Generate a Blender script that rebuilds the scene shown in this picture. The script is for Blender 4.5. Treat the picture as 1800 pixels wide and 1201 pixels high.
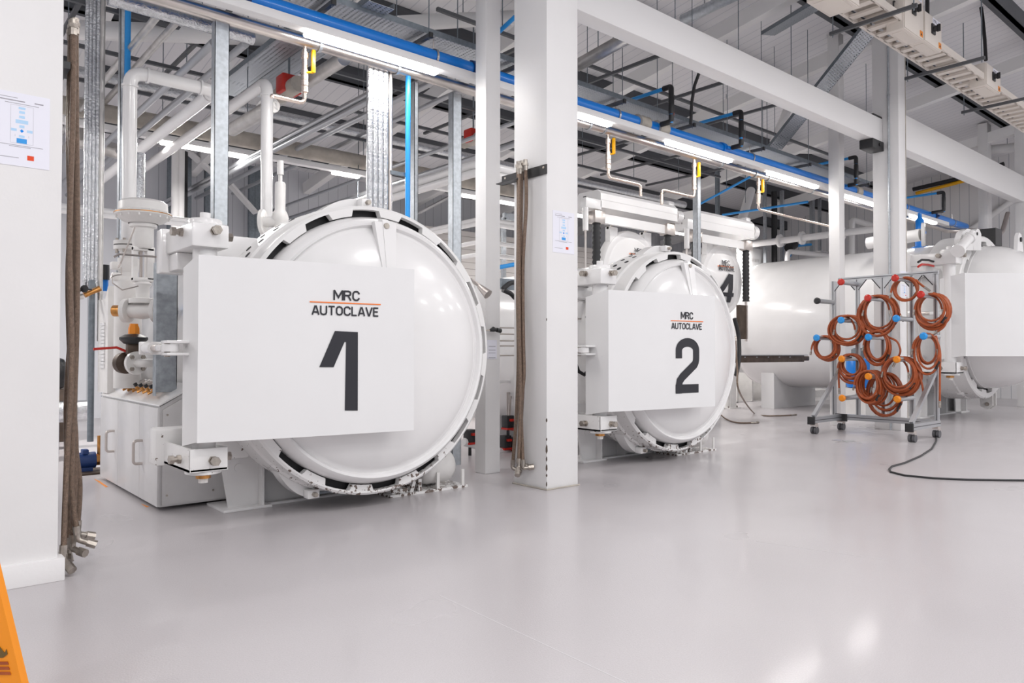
import bpy, bmesh, math, random
from mathutils import Vector, Matrix
PI=math.pi
for o in list(bpy.data.objects): bpy.data.objects.remove(o)
SC=bpy.context.scene; COL=SC.collection
V=Vector
# ---------------------------------------------------------------- camera
F=1292.; YAW=math.radians(40.67); PITCH=math.radians(0.95); ROLL=math.radians(0.05); H=1.25
FW=V((math.sin(YAW)*math.cos(PITCH),math.cos(YAW)*math.cos(PITCH),math.sin(PITCH)))
R0=V((math.cos(YAW),-math.sin(YAW),0)); U0=R0.cross(FW)
RT=R0*math.cos(ROLL)+U0*math.sin(ROLL); UP=RT.cross(FW)
cam=bpy.data.objects.new('camera',bpy.data.cameras.new('camera')); COL.objects.link(cam)
cam.data.sensor_width=36; cam.data.lens=36*F/1800; cam.data.clip_end=200; cam.data.clip_start=.05
m=Matrix((RT,UP,-FW)).transposed().to_4x4(); m.translation=V((0,0,H)); cam.matrix_world=m
SC.camera=cam
def at(x,y,X=None,Y=None,Z=None):
    """point of the hall seen at photograph pixel (x,y) on a given plane"""
    d=FW+RT*((x-900)/F)-UP*((y-600.5)/F)
    t=X/d.x if X is not None else Y/d.y if Y is not None else (Z-H)/d.z
    return V((0,0,H))+d*t
def xat(px,Y,py=620): return at(px,py,Y=Y).x
def yat(px,X,py=620): return at(px,py,X=X).y
# ---------------------------------------------------------------- world and exposure
w=bpy.data.worlds.new('world'); SC.world=w; w.use_nodes=True
w.node_tree.nodes['Background'].inputs[0].default_value=(.95,.96,1,1); w.node_tree.nodes['Background'].inputs[1].default_value=.85
SC.view_settings.view_transform='Standard'; SC.view_settings.look='None'; SC.view_settings.gamma=1
SC.view_settings.exposure=-0.27; SC.view_settings.use_curve_mapping=False
# ---------------------------------------------------------------- materials
def mat(name,col,rough=.5,metal=0,emis=None,noise=0,nscale=8,bump=0,bscale=40,coat=0,spec=None,rvar=0,stretch=None):
    m=bpy.data.materials.new(name); m.use_nodes=True; nt=m.node_tree; b=nt.nodes['Principled BSDF']
    b.inputs['Base Color'].default_value=(*col,1); b.inputs['Roughness'].default_value=rough; b.inputs['Metallic'].default_value=metal
    if coat: b.inputs['Coat Weight'].default_value=coat; b.inputs['Coat Roughness'].default_value=.08
    if spec is not None: b.inputs['Specular IOR Level'].default_value=spec
    if emis: b.inputs['Emission Color'].default_value=(*emis[0],1); b.inputs['Emission Strength'].default_value=emis[1]
    if noise or bump or rvar:
        tc=nt.nodes.new('ShaderNodeTexCoord'); mp=nt.nodes.new('ShaderNodeMapping'); nt.links.new(tc.outputs['Object'],mp.inputs[0])
        if stretch: mp.inputs['Scale'].default_value=stretch
        def nz(s,det=4):
            n=nt.nodes.new('ShaderNodeTexNoise'); n.inputs['Scale'].default_value=s; n.inputs['Detail'].default_value=det; nt.links.new(mp.outputs[0],n.inputs['Vector']); return n
        if noise:
            n=nz(nscale); r=nt.nodes.new('ShaderNodeMapRange'); nt.links.new(n.outputs['Fac'],r.inputs['Value'])
            r.inputs['From Min'].default_value=.3; r.inputs['From Max'].default_value=.7; r.inputs['To Min'].default_value=1-noise; r.inputs['To Max'].default_value=1+noise
            x=nt.nodes.new('ShaderNodeVectorMath'); x.operation='SCALE'; x.inputs[0].default_value=col; nt.links.new(r.outputs[0],x.inputs['Scale']); nt.links.new(x.outputs[0],b.inputs['Base Color'])
        if rvar:
            n=nz(nscale); r=nt.nodes.new('ShaderNodeMapRange'); nt.links.new(n.outputs['Fac'],r.inputs['Value'])
            r.inputs['From Min'].default_value=.3; r.inputs['From Max'].default_value=.7; r.inputs['To Min'].default_value=max(.02,rough-rvar); r.inputs['To Max'].default_value=rough+rvar; nt.links.new(r.outputs[0],b.inputs['Roughness'])
        if bump:
            n=nz(bscale,3); bp=nt.nodes.new('ShaderNodeBump'); bp.inputs['Strength'].default_value=bump; bp.inputs['Distance'].default_value=.01
            nt.links.new(n.outputs['Fac'],bp.inputs['Height']); nt.links.new(bp.outputs[0],b.inputs['Normal'])
    return m
def chipped(name,base,chip,rough,thr,scale,zlim=None):
    """paint with worn-through spots; zlim keeps the wear near the bottom of the thing where trolleys hit it"""
    m=mat(name,base,rough); nt=m.node_tree; b=nt.nodes['Principled BSDF']
    tc=nt.nodes.new('ShaderNodeTexCoord'); n=nt.nodes.new('ShaderNodeTexNoise'); n.inputs['Scale'].default_value=scale; n.inputs['Detail'].default_value=6; n.inputs['Roughness'].default_value=.6
    nt.links.new(tc.outputs['Object'],n.inputs['Vector']); src=n.outputs['Fac']
    if zlim:
        s=nt.nodes.new('ShaderNodeSeparateXYZ'); nt.links.new(tc.outputs['Object'],s.inputs[0]); r=nt.nodes.new('ShaderNodeMapRange'); nt.links.new(s.outputs['Z'],r.inputs['Value'])
        r.inputs['From Min'].default_value=zlim[0]; r.inputs['From Max'].default_value=zlim[1]; r.inputs['To Min'].default_value=0; r.inputs['To Max'].default_value=-.3
        a=nt.nodes.new('ShaderNodeMath'); a.operation='ADD'; nt.links.new(src,a.inputs[0]); nt.links.new(r.outputs[0],a.inputs[1]); src=a.outputs[0]
    g=nt.nodes.new('ShaderNodeMath'); g.operation='GREATER_THAN'; g.inputs[1].default_value=thr; nt.links.new(src,g.inputs[0])
    mx=nt.nodes.new('ShaderNodeMix'); mx.data_type='RGBA'; mx.inputs['A'].default_value=(*base,1); mx.inputs['B'].default_value=(*chip,1)
    nt.links.new(g.outputs[0],mx.inputs['Factor']); nt.links.new(mx.outputs['Result'],b.inputs['Base Color']); return m
def stripes(name,col,dark,axis,period,frac,rough=.5,metal=0,bump=.4):
    """panel with fine ribs/joints running across one axis"""
    m=mat(name,col,rough,metal); nt=m.node_tree; b=nt.nodes['Principled BSDF']
    tc=nt.nodes.new('ShaderNodeTexCoord'); s=nt.nodes.new('ShaderNodeSeparateXYZ'); nt.links.new(tc.outputs['Object'],s.inputs[0])
    a=nt.nodes.new('ShaderNodeMath'); a.operation='DIVIDE'; a.inputs[1].default_value=period; nt.links.new(s.outputs[axis],a.inputs[0])
    f=nt.nodes.new('ShaderNodeMath'); f.operation='FRACT'; nt.links.new(a.outputs[0],f.inputs[0])
    g=nt.nodes.new('ShaderNodeMath'); g.operation='LESS_THAN'; g.inputs[1].default_value=frac; nt.links.new(f.outputs[0],g.inputs[0])
    mx=nt.nodes.new('ShaderNodeMix'); mx.data_type='RGBA'; mx.inputs['A'].default_value=(*col,1); mx.inputs['B'].default_value=(*dark,1)
    nt.links.new(g.outputs[0],mx.inputs['Factor']); nt.links.new(mx.outputs['Result'],b.inputs['Base Color'])
    return m
def perforated(name,col):
    m=mat(name,col,.4,.9); nt=m.node_tree; b=nt.nodes['Principled BSDF']; out=nt.nodes['Material Output']
    tc=nt.nodes.new('ShaderNodeTexCoord'); s=nt.nodes.new('ShaderNodeSeparateXYZ'); nt.links.new(tc.outputs['Object'],s.inputs[0])
    def ax(o,per,fr):
        a=nt.nodes.new('ShaderNodeMath'); a.operation='DIVIDE'; a.inputs[1].default_value=per; nt.links.new(s.outputs[o],a.inputs[0])
        f=nt.nodes.new('ShaderNodeMath'); f.operation='FRACT'; nt.links.new(a.outputs[0],f.inputs[0])
        g=nt.nodes.new('ShaderNodeMath'); g.operation='LESS_THAN'; g.inputs[1].default_value=fr; nt.links.new(f.outputs[0],g.inputs[0]); return g
    g1=ax('X',.05,.45); g2=ax('Y',.035,.4)
    p=nt.nodes.new('ShaderNodeMath'); p.operation='MULTIPLY'; nt.links.new(g1.outputs[0],p.inputs[0]); nt.links.new(g2.outputs[0],p.inputs[1])
    tr=nt.nodes.new('ShaderNodeBsdfTransparent'); mx=nt.nodes.new('ShaderNodeMixShader'); nt.links.new(p.outputs[0],mx.inputs[0]); nt.links.new(b.outputs[0],mx.inputs[1]); nt.links.new(tr.outputs[0],mx.inputs[2]); nt.links.new(mx.outputs[0],out.inputs[0])
    return m
W=(.80,.79,.79)
M=dict(
 white=mat('white_gloss_paint',(.82,.81,.81),.22,coat=.3,noise=.015,nscale=3),
 panel=mat('white_satin_paint',(.78,.775,.78),.4,noise=.015,nscale=2),
 casting=mat('cream_white_paint',(.76,.745,.73),.35,noise=.04,nscale=9),
 ring=chipped('worn_white_paint',(.80,.79,.785),(.16,.12,.10),.3,.515,24,(.0,1.1)),
 column=mat('white_column_paint',(.79,.78,.78),.5,noise=.02,nscale=2,bump=.08,bscale=30),
 colchip=chipped('column_corner_chips',(.79,.78,.78),(.2,.14,.1),.5,.53,22,(.0,.9)),
 beam=mat('white_beam_paint',(.80,.79,.79),.45),
 greybox=mat('light_grey_sheet',(.66,.65,.655),.32,.0,noise=.03),
 dark=mat('black_rubber',(.015,.015,.017),.5), black=mat('black_plastic',(.02,.02,.022),.4),
 slot=mat('dark_slot',(.012,.012,.014),.6),  # near-black, also stands for the darkness inside the ring slots
 steel=mat('stainless_steel',(.62,.57,.54),.28,1,noise=.08,nscale=5), bolt=mat('bolt_metal',(.42,.38,.34),.35,1,noise=.2,nscale=30),
 galv=mat('galvanised_steel',(.50,.53,.56),.42,.9,noise=.12,nscale=25), galvm=mat('weathered_galvanised_steel',(.34,.37,.40),.5,.75,noise=.2,nscale=18),
 galvd=mat('dull_galvanised_steel',(.22,.25,.28),.5,.7,noise=.12,nscale=25),
 purlin=mat('dark_grey_steel',(.085,.09,.10),.55,.2), strut=mat('grey_channel_steel',(.13,.135,.145),.45,.6),
 foil=mat('crinkled_foil',(.60,.61,.63),.25,1,bump=1.0,bscale=45,noise=.15,nscale=20), lag=mat('aluminium_lagging',(.62,.60,.58),.35,.9,noise=.15,nscale=6,bump=.4,bscale=25),
 copper=mat('nickel_copper',(.78,.66,.58),.25,1,bump=.2,bscale=60), brass=mat('brass',(.55,.27,.09),.35,1,noise=.2,nscale=30),
 blue=mat('blue_pipe_paint',(.0,.20,.70),.3,coat=.2), blued=mat('dark_blue_paint',(.01,.04,.16),.4), sky=mat('bright_blue_plastic',(.02,.30,.75),.35),
 hose=mat('orange_rubber_hose',(.36,.075,.018),.45,noise=.2,nscale=15), braid=mat('braided_steel_hose',(.24,.175,.135),.36,.85,bump=.8,bscale=220,noise=.2,nscale=60),
 alu=mat('anodised_aluminium',(.50,.51,.53),.35,.85), slotdark=mat('profile_groove',(.12,.12,.13),.5,.3),
 red=mat('red_plastic',(.55,.02,.01),.35), orange=mat('orange_plastic',(.85,.27,.01),.4), yellow=mat('yellow_plastic',(.85,.42,.0),.35),
 ink=mat('black_vinyl',(.018,.018,.025),.5), rule=mat('orange_vinyl',(.9,.19,.01),.5), beige=mat('cream_enclosure',(.72,.66,.60),.45),
 paper=mat('paper',(.80,.80,.88),.7), pblue=mat('print_light_blue',(.45,.66,.88),.7), pblue2=mat('print_blue',(.0,.25,.8),.7), pgrey=mat('print_grey',(.35,.34,.38),.7), pred=mat('print_red',(.75,.07,.02),.7),
 green=mat('green_print',(.0,.3,.1),.5), sign=mat('orange_floor_sign',(.85,.28,.01),.4), signd=mat('sign_print',(.13,.08,.02),.5),
 lamp=mat('lit_diffuser',(1,1,1),.5,emis=((1,.97,.93),16)), lampw=mat('lit_diffuser_far',(1,1,1),.5,emis=((1,.96,.92),9)), hibay=mat('high_bay_diffuser',(1,1,1),.5,emis=((1,.98,.96),5)),
 perf=perforated('perforated_tray',(.50,.53,.57)), bag=mat('black_bag',(.012,.012,.013),.25,bump=.6,bscale=12), lagbeige=mat('beige_lagging',(.46,.42,.37),.6,noise=.2,nscale=5,bump=.5,bscale=18),
 joint=mat('floor_joint',(.66,.64,.65),.4),
 rack=mat('brown_steel',(.09,.065,.05),.5,.5,noise=.3,nscale=8), greydoor=mat('dull_grey_paint',(.38,.38,.39),.5),
)
def floor_mat():
    m=bpy.data.materials.new('grey_resin_floor'); m.use_nodes=True; nt=m.node_tree; b=nt.nodes['Principled BSDF']
    tc=nt.nodes.new('ShaderNodeTexCoord')
    def nz(s,d,r=.5):
        n=nt.nodes.new('ShaderNodeTexNoise'); n.inputs['Scale'].default_value=s; n.inputs['Detail'].default_value=d; n.inputs['Roughness'].default_value=r; nt.links.new(tc.outputs['Object'],n.inputs['Vector']); return n
    n=nz(.5,2); n2=nz(180,2)
    cr=nt.nodes.new('ShaderNodeValToRGB'); nt.links.new(n.outputs['Fac'],cr.inputs[0]); cr.color_ramp.elements[0].position=.2; cr.color_ramp.elements[1].position=.8
    cr.color_ramp.elements[0].color=(.55,.52,.535,1); cr.color_ramp.elements[1].color=(.61,.58,.595,1)
    mx=nt.nodes.new('ShaderNodeMix'); mx.data_type='RGBA'; mx.blend_type='MULTIPLY'; mx.inputs['Factor'].default_value=.25
    nt.links.new(cr.outputs[0],mx.inputs['A']); nt.links.new(n2.outputs['Fac'],mx.inputs['B']); nt.links.new(mx.outputs['Result'],b.inputs['Base Color'])
    n3=nz(1.2,2,.5); r=nt.nodes.new('ShaderNodeMapRange'); nt.links.new(n3.outputs['Fac'],r.inputs['Value']); r.inputs['From Min'].default_value=.1; r.inputs['From Max'].default_value=.9; r.inputs['To Min'].default_value=.24; r.inputs['To Max'].default_value=.38; nt.links.new(r.outputs[0],b.inputs['Roughness'])
    n4=nz(110,2); bp=nt.nodes.new('ShaderNodeBump'); bp.inputs['Strength'].default_value=.3; bp.inputs['Distance'].default_value=.004; nt.links.new(n4.outputs['Fac'],bp.inputs['Height']); nt.links.new(bp.outputs[0],b.inputs['Normal'])
    b.inputs['Coat Weight'].default_value=.25; b.inputs['Coat Roughness'].default_value=.12
    return m
M['floor']=floor_mat()
M['wallrib']=stripes('ribbed_wall_sheet',(.68,.69,.73),(.45,.46,.5),'X',.25,.06,.45); M['wallribY']=stripes('ribbed_wall_sheet_end',(.8,.79,.8),(.45,.46,.5),'Y',.25,.06,.45)
M['roof']=stripes('ribbed_roof_sheet',(.78,.77,.79),(.6,.6,.64),'X',.2,.08,.5)
M['shutter']=stripes('shutter_slats',(.66,.63,.61),(.30,.27,.25),'Z',.16,.08,.5)
# ---------------------------------------------------------------- mesh builder
class MB:
    def __init__(s,T=None): s.bm=bmesh.new(); s.T=T or (lambda p:V(p)); s.mi=0
    def _v(s,p): return s.bm.verts.new(s.T(p))
    def _f(s,vs):
        try: f=s.bm.faces.new(vs); f.material_index=s.mi; return f
        except ValueError: return None
    def box(s,a,b,bev=0,rz=0,c=None,R=None):
        x0,y0,z0=a; x1,y1,z1=b; P=[V((x,y,z)) for z in (z0,z1) for y in (y0,y1) for x in (x0,x1)]
        if rz or R is not None:
            c=c or (V(a)+V(b))/2; R=R if R is not None else Matrix.Rotation(rz,3,'Z'); P=[V(c)+R@(p-V(c)) for p in P]
        v=[s._v(p) for p in P]; fs=[s._f([v[i] for i in q]) for q in ((0,2,3,1),(4,5,7,6),(0,1,5,4),(2,6,7,3),(0,4,6,2),(1,3,7,5))]
        if bev:
            es=list({e for f in fs for e in f.edges}); bmesh.ops.bevel(s.bm,geom=es,offset=bev,segments=2,affect='EDGES',profile=.5)
        return s
    def bar(s,p,q,w,h,up=(0,0,1)):
        """rectangular bar between two points"""
        p,q=V(p),V(q); d=(q-p).normalized(); u=V(up); 
        if abs(d.dot(u))>.98: u=V((0,1,0)) if abs(d.y)<.9 else V((1,0,0))
        a=d.cross(u).normalized()*w/2; b=a.cross(d).normalized()*h/2
        v=[s._v(c+i*a+j*b) for c in (p,q) for i,j in ((-1,-1),(1,-1),(1,1),(-1,1))]
        for k in ((3,2,1,0),(4,5,6,7),(0,1,5,4),(1,2,6,5),(2,3,7,6),(3,0,4,7)): s._f([v[i] for i in k])
        return s
    def tube(s,pts,r,n=12,fil=0,cap=True,closed=False):
        pts=[V(p) for p in pts]
        if fil:
            P=[pts[0]]
            for i in range(1,len(pts)-1):
                a,b,c=pts[i-1],pts[i],pts[i+1]; da=(a-b); dc=(c-b); L=min(fil,da.length*.49,dc.length*.49); p0=b+da.normalized()*L; p1=b+dc.normalized()*L
                for k in range(7): t=k/6; P.append(p0*(1-t)**2+b*2*t*(1-t)+p1*t*t)
            P.append(pts[-1]); pts=P
        rs=r if isinstance(r,(list,tuple)) else [r]*len(pts)
        N=len(pts); prev=None; rings=[]
        for i,p in enumerate(pts):
            if closed: d=(pts[(i+1)%N]-pts[i-1]).normalized()
            else: d=((pts[min(i+1,N-1)]-p).normalized()+(p-pts[max(i-1,0)]).normalized())
            if d.length<1e-6: d=V((0,0,1))
            d.normalize()
            if prev is None: a=d.cross(V((0,0,1)) if abs(d.z)<.9 else V((1,0,0))).normalized()
            else: a=(prev-d*prev.dot(d)); a=a.normalized() if a.length>1e-6 else d.orthogonal().normalized()
            prev=a; b=d.cross(a); rings.append([s._v(p+(a*math.cos(2*PI*k/n)+b*math.sin(2*PI*k/n))*rs[i]) for k in range(n)])
        for i in range(N if closed else N-1):
            A,B=rings[i],rings[(i+1)%N]
            for k in range(n): s._f((A[k],A[(k+1)%n],B[(k+1)%n],B[k]))
        if cap and not closed: s._f(rings[0][::-1]); s._f(rings[-1])
        return s
    def cyl(s,p,q,r,n=20,r2=None): return s.tube([p,q],[r,r if r2 is None else r2],n)
    def lathe(s,prof,c,axis=(0,0,1),n=48,a0=0,a1=2*PI,cap=False):
        """prof=[(r,h)] about axis through c"""
        ax=V(axis).normalized(); u=ax.cross(V((0,0,1)) if abs(ax.z)<.9 else V((1,0,0))).normalized(); v=ax.cross(u); c=V(c); full=abs(a1-a0-2*PI)<1e-6; m=n if full else n+1
        rows=[]
        for r,h in prof:
            if r<1e-6: rows.append([s._v(c+ax*h)]*m); continue
            rows.append([s._v(c+ax*h+(u*math.cos(a0+(a1-a0)*k/n)+v*math.sin(a0+(a1-a0)*k/n))*r) for k in range(m)])
        for i in range(len(rows)-1):
            A,B=rows[i],rows[i+1]
            for k in range(n):
                k2=(k+1)%m; q=[]
                for x in (A[k],A[k2],B[k2],B[k]):
                    if x not in q: q.append(x)
                if len(q)>2: s._f(q)
        return s
    def prism(s,poly,off):
        """extrude a planar polygon of 3-D points by the vector off"""
        off=V(off); a=[s._v(V(p)) for p in poly]; b=[s._v(V(p)+off) for p in poly]; n=len(poly)
        s._f(a); s._f(b[::-1])
        for i in range(n): s._f((a[i],b[i],b[(i+1)%n],a[(i+1)%n]))
        return s
    def hexbolt(s,p,d,r,h):
        p=V(p); d=V(d).normalized(); s.tube([p,p+d*h],r,6); return s
    def build(s,name,m,parent=None,smooth=40,sep=None):
        bm=s.bm; bmesh.ops.recalc_face_normals(bm,faces=bm.faces); me=bpy.data.meshes.new(name); 
        off=V((0,0,0)); q=parent
        while q: off+=q.location; q=q.parent
        if parent is None and sep!=False and len(bm.verts):
            xs=[v.co for v in bm.verts]; off=V((sum(p.x for p in xs)/len(xs),sum(p.y for p in xs)/len(xs),min(p.z for p in xs)))
        for v in bm.verts: v.co-=off
        bm.to_mesh(me); bm.free()
        for mm in (m if isinstance(m,(list,tuple)) else [m]): me.materials.append(M[mm])
        for p in me.polygons: p.use_smooth=True
        me.set_sharp_from_angle(angle=math.radians(smooth))
        o=bpy.data.objects.new(name,me); COL.objects.link(o)
        if parent: o.parent=parent
        else: o.location=off
        return o
def tag(o,label,cat,group=None,kind=None):
    o['label']=label; o['category']=cat
    if group: o['group']=group
    if kind: o['kind']=kind
    return o
def thing(name,loc,label,cat,group=None):
    o=bpy.data.objects.new(name,None); o.empty_display_size=.1; COL.objects.link(o); o.location=loc; return tag(o,label,cat,group)
def struct(name,mb,m,label=None,cat=None):
    o=mb.build(name,m,None,sep=False); o['kind']='structure'
    if label: o['label']=label
    if cat: o['category']=cat
    return o
def copytree(o,loc,label=None,group=None,parent=None):
    c=o.copy(); COL.objects.link(c)
    if parent: c.parent=parent
    else: c.location=loc
    if label: c['label']=label
    if group: c['group']=group
    for ch in [x for x in bpy.data.objects if x.parent==o]: copytree(ch,None,parent=c)
    return c
_tc={}
def textpolys(txt,bold=.0):
    if (txt,bold) in _tc: return _tc[(txt,bold)]
    cu=bpy.data.curves.new('t','FONT'); cu.body=txt; cu.size=1; cu.offset=bold; cu.resolution_u=4
    o=bpy.data.objects.new('t',cu); COL.objects.link(o); bpy.context.view_layer.update()
    me=o.evaluated_get(bpy.context.evaluated_depsgraph_get()).to_mesh(); vs=[v.co.copy() for v in me.vertices]; fs=[tuple(p.vertices) for p in me.polygons]
    bpy.data.objects.remove(o)
    x0=min(v.x for v in vs); x1=max(v.x for v in vs); y0=min(v.y for v in vs); y1=max(v.y for v in vs)
    vs=[((v.x-x0)/(x1-x0),(v.y-y0)/(y1-y0)) for v in vs]; _tc[(txt,bold)]=(vs,fs); return vs,fs
def text_on(mb,txt,fn,u0,u1,v0,v1,bold=.012):
    """write txt into the rectangle u0..u1 x v0..v1 of a surface fn(u,v)->point"""
    vs,fs=textpolys(txt,bold); P=[mb._v(fn(u0+(u1-u0)*a,v0+(v1-v0)*b)) for a,b in vs]
    for f in fs: mb._f([P[i] for i in f])
def stroke(mb,pts,w,fn,sub=3):
    if len(pts)<5: pts=[(a[0]+(b[0]-a[0])*k/sub,a[1]+(b[1]-a[1])*k/sub) for a,b in zip(pts,pts[1:]) for k in range(sub)]+[pts[-1]]
    _stroke(mb,pts,w,fn)
def _stroke(mb,pts,w,fn):
    """flat stroke of width w along (u,v) points on surface fn"""
    L=[];Rr=[]; n=len(pts)
    for i,(x,y) in enumerate(pts):
        a=V((pts[max(i-1,0)][0],pts[max(i-1,0)][1])); b=V((pts[min(i+1,n-1)][0],pts[min(i+1,n-1)][1])); c=V((x,y))
        d1=(c-a); d2=(b-c)
        if d1.length<1e-9: d1=d2
        if d2.length<1e-9: d2=d1
        d=(d1.normalized()+d2.normalized()).normalized(); nn=V((-d.y,d.x)); k=1/max(.5,nn.dot(V((-d2.normalized().y,d2.normalized().x))))
        L.append(mb._v(fn(*(c+nn*w/2*k)))); Rr.append(mb._v(fn(*(c-nn*w/2*k))))
    for i in range(n-1): mb._f((L[i],L[i+1],Rr[i+1],Rr[i]))
def arc(cx,cy,rx,ry,a0,a1,n=14): return [(cx+rx*math.cos(math.radians(a0+(a1-a0)*k/n)),cy+ry*math.sin(math.radians(a0+(a1-a0)*k/n))) for k in range(n+1)]
rnd=random.Random(7)

GL={'M':[[(0,0),(0,1)],[(0,1),(.5,.28),(1,1)],[(1,1),(1,0)]],'R':[[(0,0),(0,1)],[(0,.93),(.6,.93),(.88,.85),(.93,.72),(.88,.58),(.6,.5),(0,.5)],[(.55,.5),(.98,0)]],
'C':[[(.95,.68),(.93,.8),(.75,.92),(.5,.94),(.25,.9),(.07,.75),(.05,.5),(.07,.25),(.25,.1),(.5,.06),(.75,.08),(.93,.2),(.95,.32)]],
'A':[[(0,0),(.45,1)],[(.55,1),(1,0)],[(.2,.3),(.8,.3)]],'U':[[(.05,1),(.05,.3),(.15,.12),(.5,.05),(.85,.12),(.95,.3),(.95,1)]],'T':[[(0,.94),(1,.94)],[(.5,.9),(.5,0)]],
'O':[[(.5,.94),(.2,.88),(.05,.7),(.05,.3),(.2,.12),(.5,.06),(.8,.12),(.95,.3),(.95,.7),(.8,.88),(.5,.94),(.45,.94)]],'L':[[(.05,1),(.05,0)],[(.0,.06),(.95,.06)]],'V':[[(0,1),(.47,0)],[(.53,0),(1,1)]],'E':[[(.05,1),(.05,0)],[(0,.94),(.95,.94)],[(0,.52),(.85,.52)],[(0,.06),(.95,.06)]]}
WD={'M':1.25,'E':.85,'L':.85}
def letters(mb,txt,fn,u0,u1,v0,v1,wt=.17,gap=.26):
    tot=sum(WD.get(c,1) for c in txt)+gap*(len(txt)-1); k=(u1-u0)/tot; x=u0; h=v1-v0
    for c in txt:
        w=WD.get(c,1)*k
        for j,st in enumerate(GL[c]): stroke(mb,[(x+a*w,v0+b*h) for a,b in st],h*wt,lambda u,v,j=j:(lambda q:(q[0],q[1]-.0004*j,q[2]))(fn(u,v)))
        x+=w+gap*k
# ================================================================ LIGHTS AND SHELL OF THE HALL
def roofz(y): return 7.86-.15*y
struct('floor',MB().box((-7,-9,-.1),(24.2,16.2,0)),'floor','grey glossy resin floor of the autoclave hall')
struct('wall_back',MB().box((-7,16,0),(24.2,16.2,5.6)),'wallrib','grey ribbed sheet wall far behind the autoclaves')
struct('wall_right',MB().prism([(24,-9,0),(24,16,0),(24,16,roofz(16)+.1),(24,-9,roofz(-9)+.1)],(.2,0,0)),'wallribY','grey ribbed sheet end wall on the right')
struct('ceiling',MB().prism([(-7,-9,roofz(-9)),(-7,16.2,roofz(16.2)),(-7,16.2,roofz(16.2)+.15),(-7,-9,roofz(-9)+.15)],(31.2,0,0)),'roof','pale ribbed sheet roof above the hall')
struct('wall_left',MB().box((-3,4.72,0),(.755,5.2,7.1),.006),'column','white clad pier at the left edge of the picture')
struct('baseboard_left',MB().box((-3,4.69,0),(.785,5.22,.125),.004),'column','white skirting along the foot of the left pier')
def lum(x,y,z,i):
    t=thing('high_bay_light',(x,y,z),'flat white high-bay ceiling light over the aisle, out of the picture','ceiling light','high-bay lights over the aisle')
    MB().box((x-.65,y-.2,z),(x+.65,y+.2,z+.06),.01).build('housing','alu',t)
    MB().box((x-.6,y-.16,z-.012),(x+.6,y+.16,z-.002)).build('diffuser','hibay',t)
    l=bpy.data.lights.new('lamp','AREA'); l.shape='RECTANGLE'; l.size=1.2; l.size_y=.32; l.energy=EN; l.color=(1,.985,.97)
    o=bpy.data.objects.new('lamp',l); COL.objects.link(o); o.parent=t; o.location=(0,0,-.03)
EN=115
k=0
for y in (-6.5,-3.2,.2):
    for x in (-4.5,.5,5.5,10.5,15.5,20.5): lum(x,y,6.1,k); k+=1
# ---------------------------------------------------------------- columns and beams
def col(name,x0,x1,y0,y1,z1,label,mt='column'):
    o=MB().box((x0,y0,0),(x1,y1,z1),.008).build(name,mt); tag(o,label,'column','white steel columns' if 0 else None); return o
t=thing('column',(4.85,5.14,0),'broad white clad column in the centre carrying a poster and hanging hoses','column')
MB().box((4.642,4.913,0),(5.052,5.375,7.1),.008).build('cladding','column',t)
for z,h,w in ((.03,.05,.006),(.12,.03,.008),(.17,.07,.01),(.26,.05,.007),(.33,.09,.011),(.45,.03,.006),(.62,.04,.008),(1.55,.03,.004)): MB().prism([(4.640-.0,4.912-.0,z),(4.640+w,4.911,z+h*.3),(4.640+w*.7,4.911,z+h*.8),(4.640,4.912,z+h),(4.639,4.913+w,z+h*.6),(4.639,4.913+w,z+h*.25)],(.0006,-.0006,0)).build('paint_chip','rack',t)
MB().tube([(4.63,5.38,.006),(4.63,4.90,.006),(5.06,4.90,.006)],.008,6).build('sealant_bead','lagbeige',t)
col('column',4.768,4.965,5.97,6.15,6.9,'narrow white column standing close behind the broad centre column')
t=thing('column',(12.76,5.16,0),'broad white column behind the hose trolley with a conduit up its face','column')
MB().box((12.63,4.97,0),(12.9,5.39,7.08),.008).build('cladding','column',t)
MB().tube([(12.61,5.12,.0),(12.61,5.12,7.)],.018,8).tube([(12.61,5.12,3.6),(12.61,5.12,3.65)],.026,8).tube([(12.61,5.12,5.5),(12.61,5.12,5.55)],.026,8).build('conduit','galv',t)
MB().box((12.9,4.965,0),(12.915,5.0,6.8)).build('edge_cable','lagbeige',t)
cx=12.66; col('column',cx,cx+.2,yat(1477,cx),yat(1458,cx),6.9,'narrow white column left of the broad column behind the hose trolley')
cx=20.4; col('column',cx,cx+.25,5.0,yat(1787,cx),7.0,'white column at the right edge of the picture beyond the domed door')
cx=20.4; col('column',cx,cx+.3,yat(1739,cx),yat(1722,cx),6.9,'white column rising behind the lifting eye of the domed autoclave')
def beam(name,x0,x1,z0,z1,label):
    t=thing(name,((x0+x1)/2,5.33,z0),label,'beam'); MB().box((x0,5.22,z0),(x1,5.435,z1),.01).build('girder','beam',t); return t
b1=beam('beam',5.054,12.62,4.772,5.165,'long white box beam running from the centre column to the right column')
MB().box((12.2,5.2,4.62),(12.62,5.42,4.772),.01).hexbolt((12.45,5.2,4.7),(0,-1,0),.03,.02).build('seat_bracket','dark',b1)
MB().box((12.3,5.23,5.165),(12.62,5.42,5.2)).build('top_bracket','dark',b1)
beam('beam',12.92,20.38,4.835,5.44,'deep white box beam running right from the broad column to the frame edge')

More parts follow.
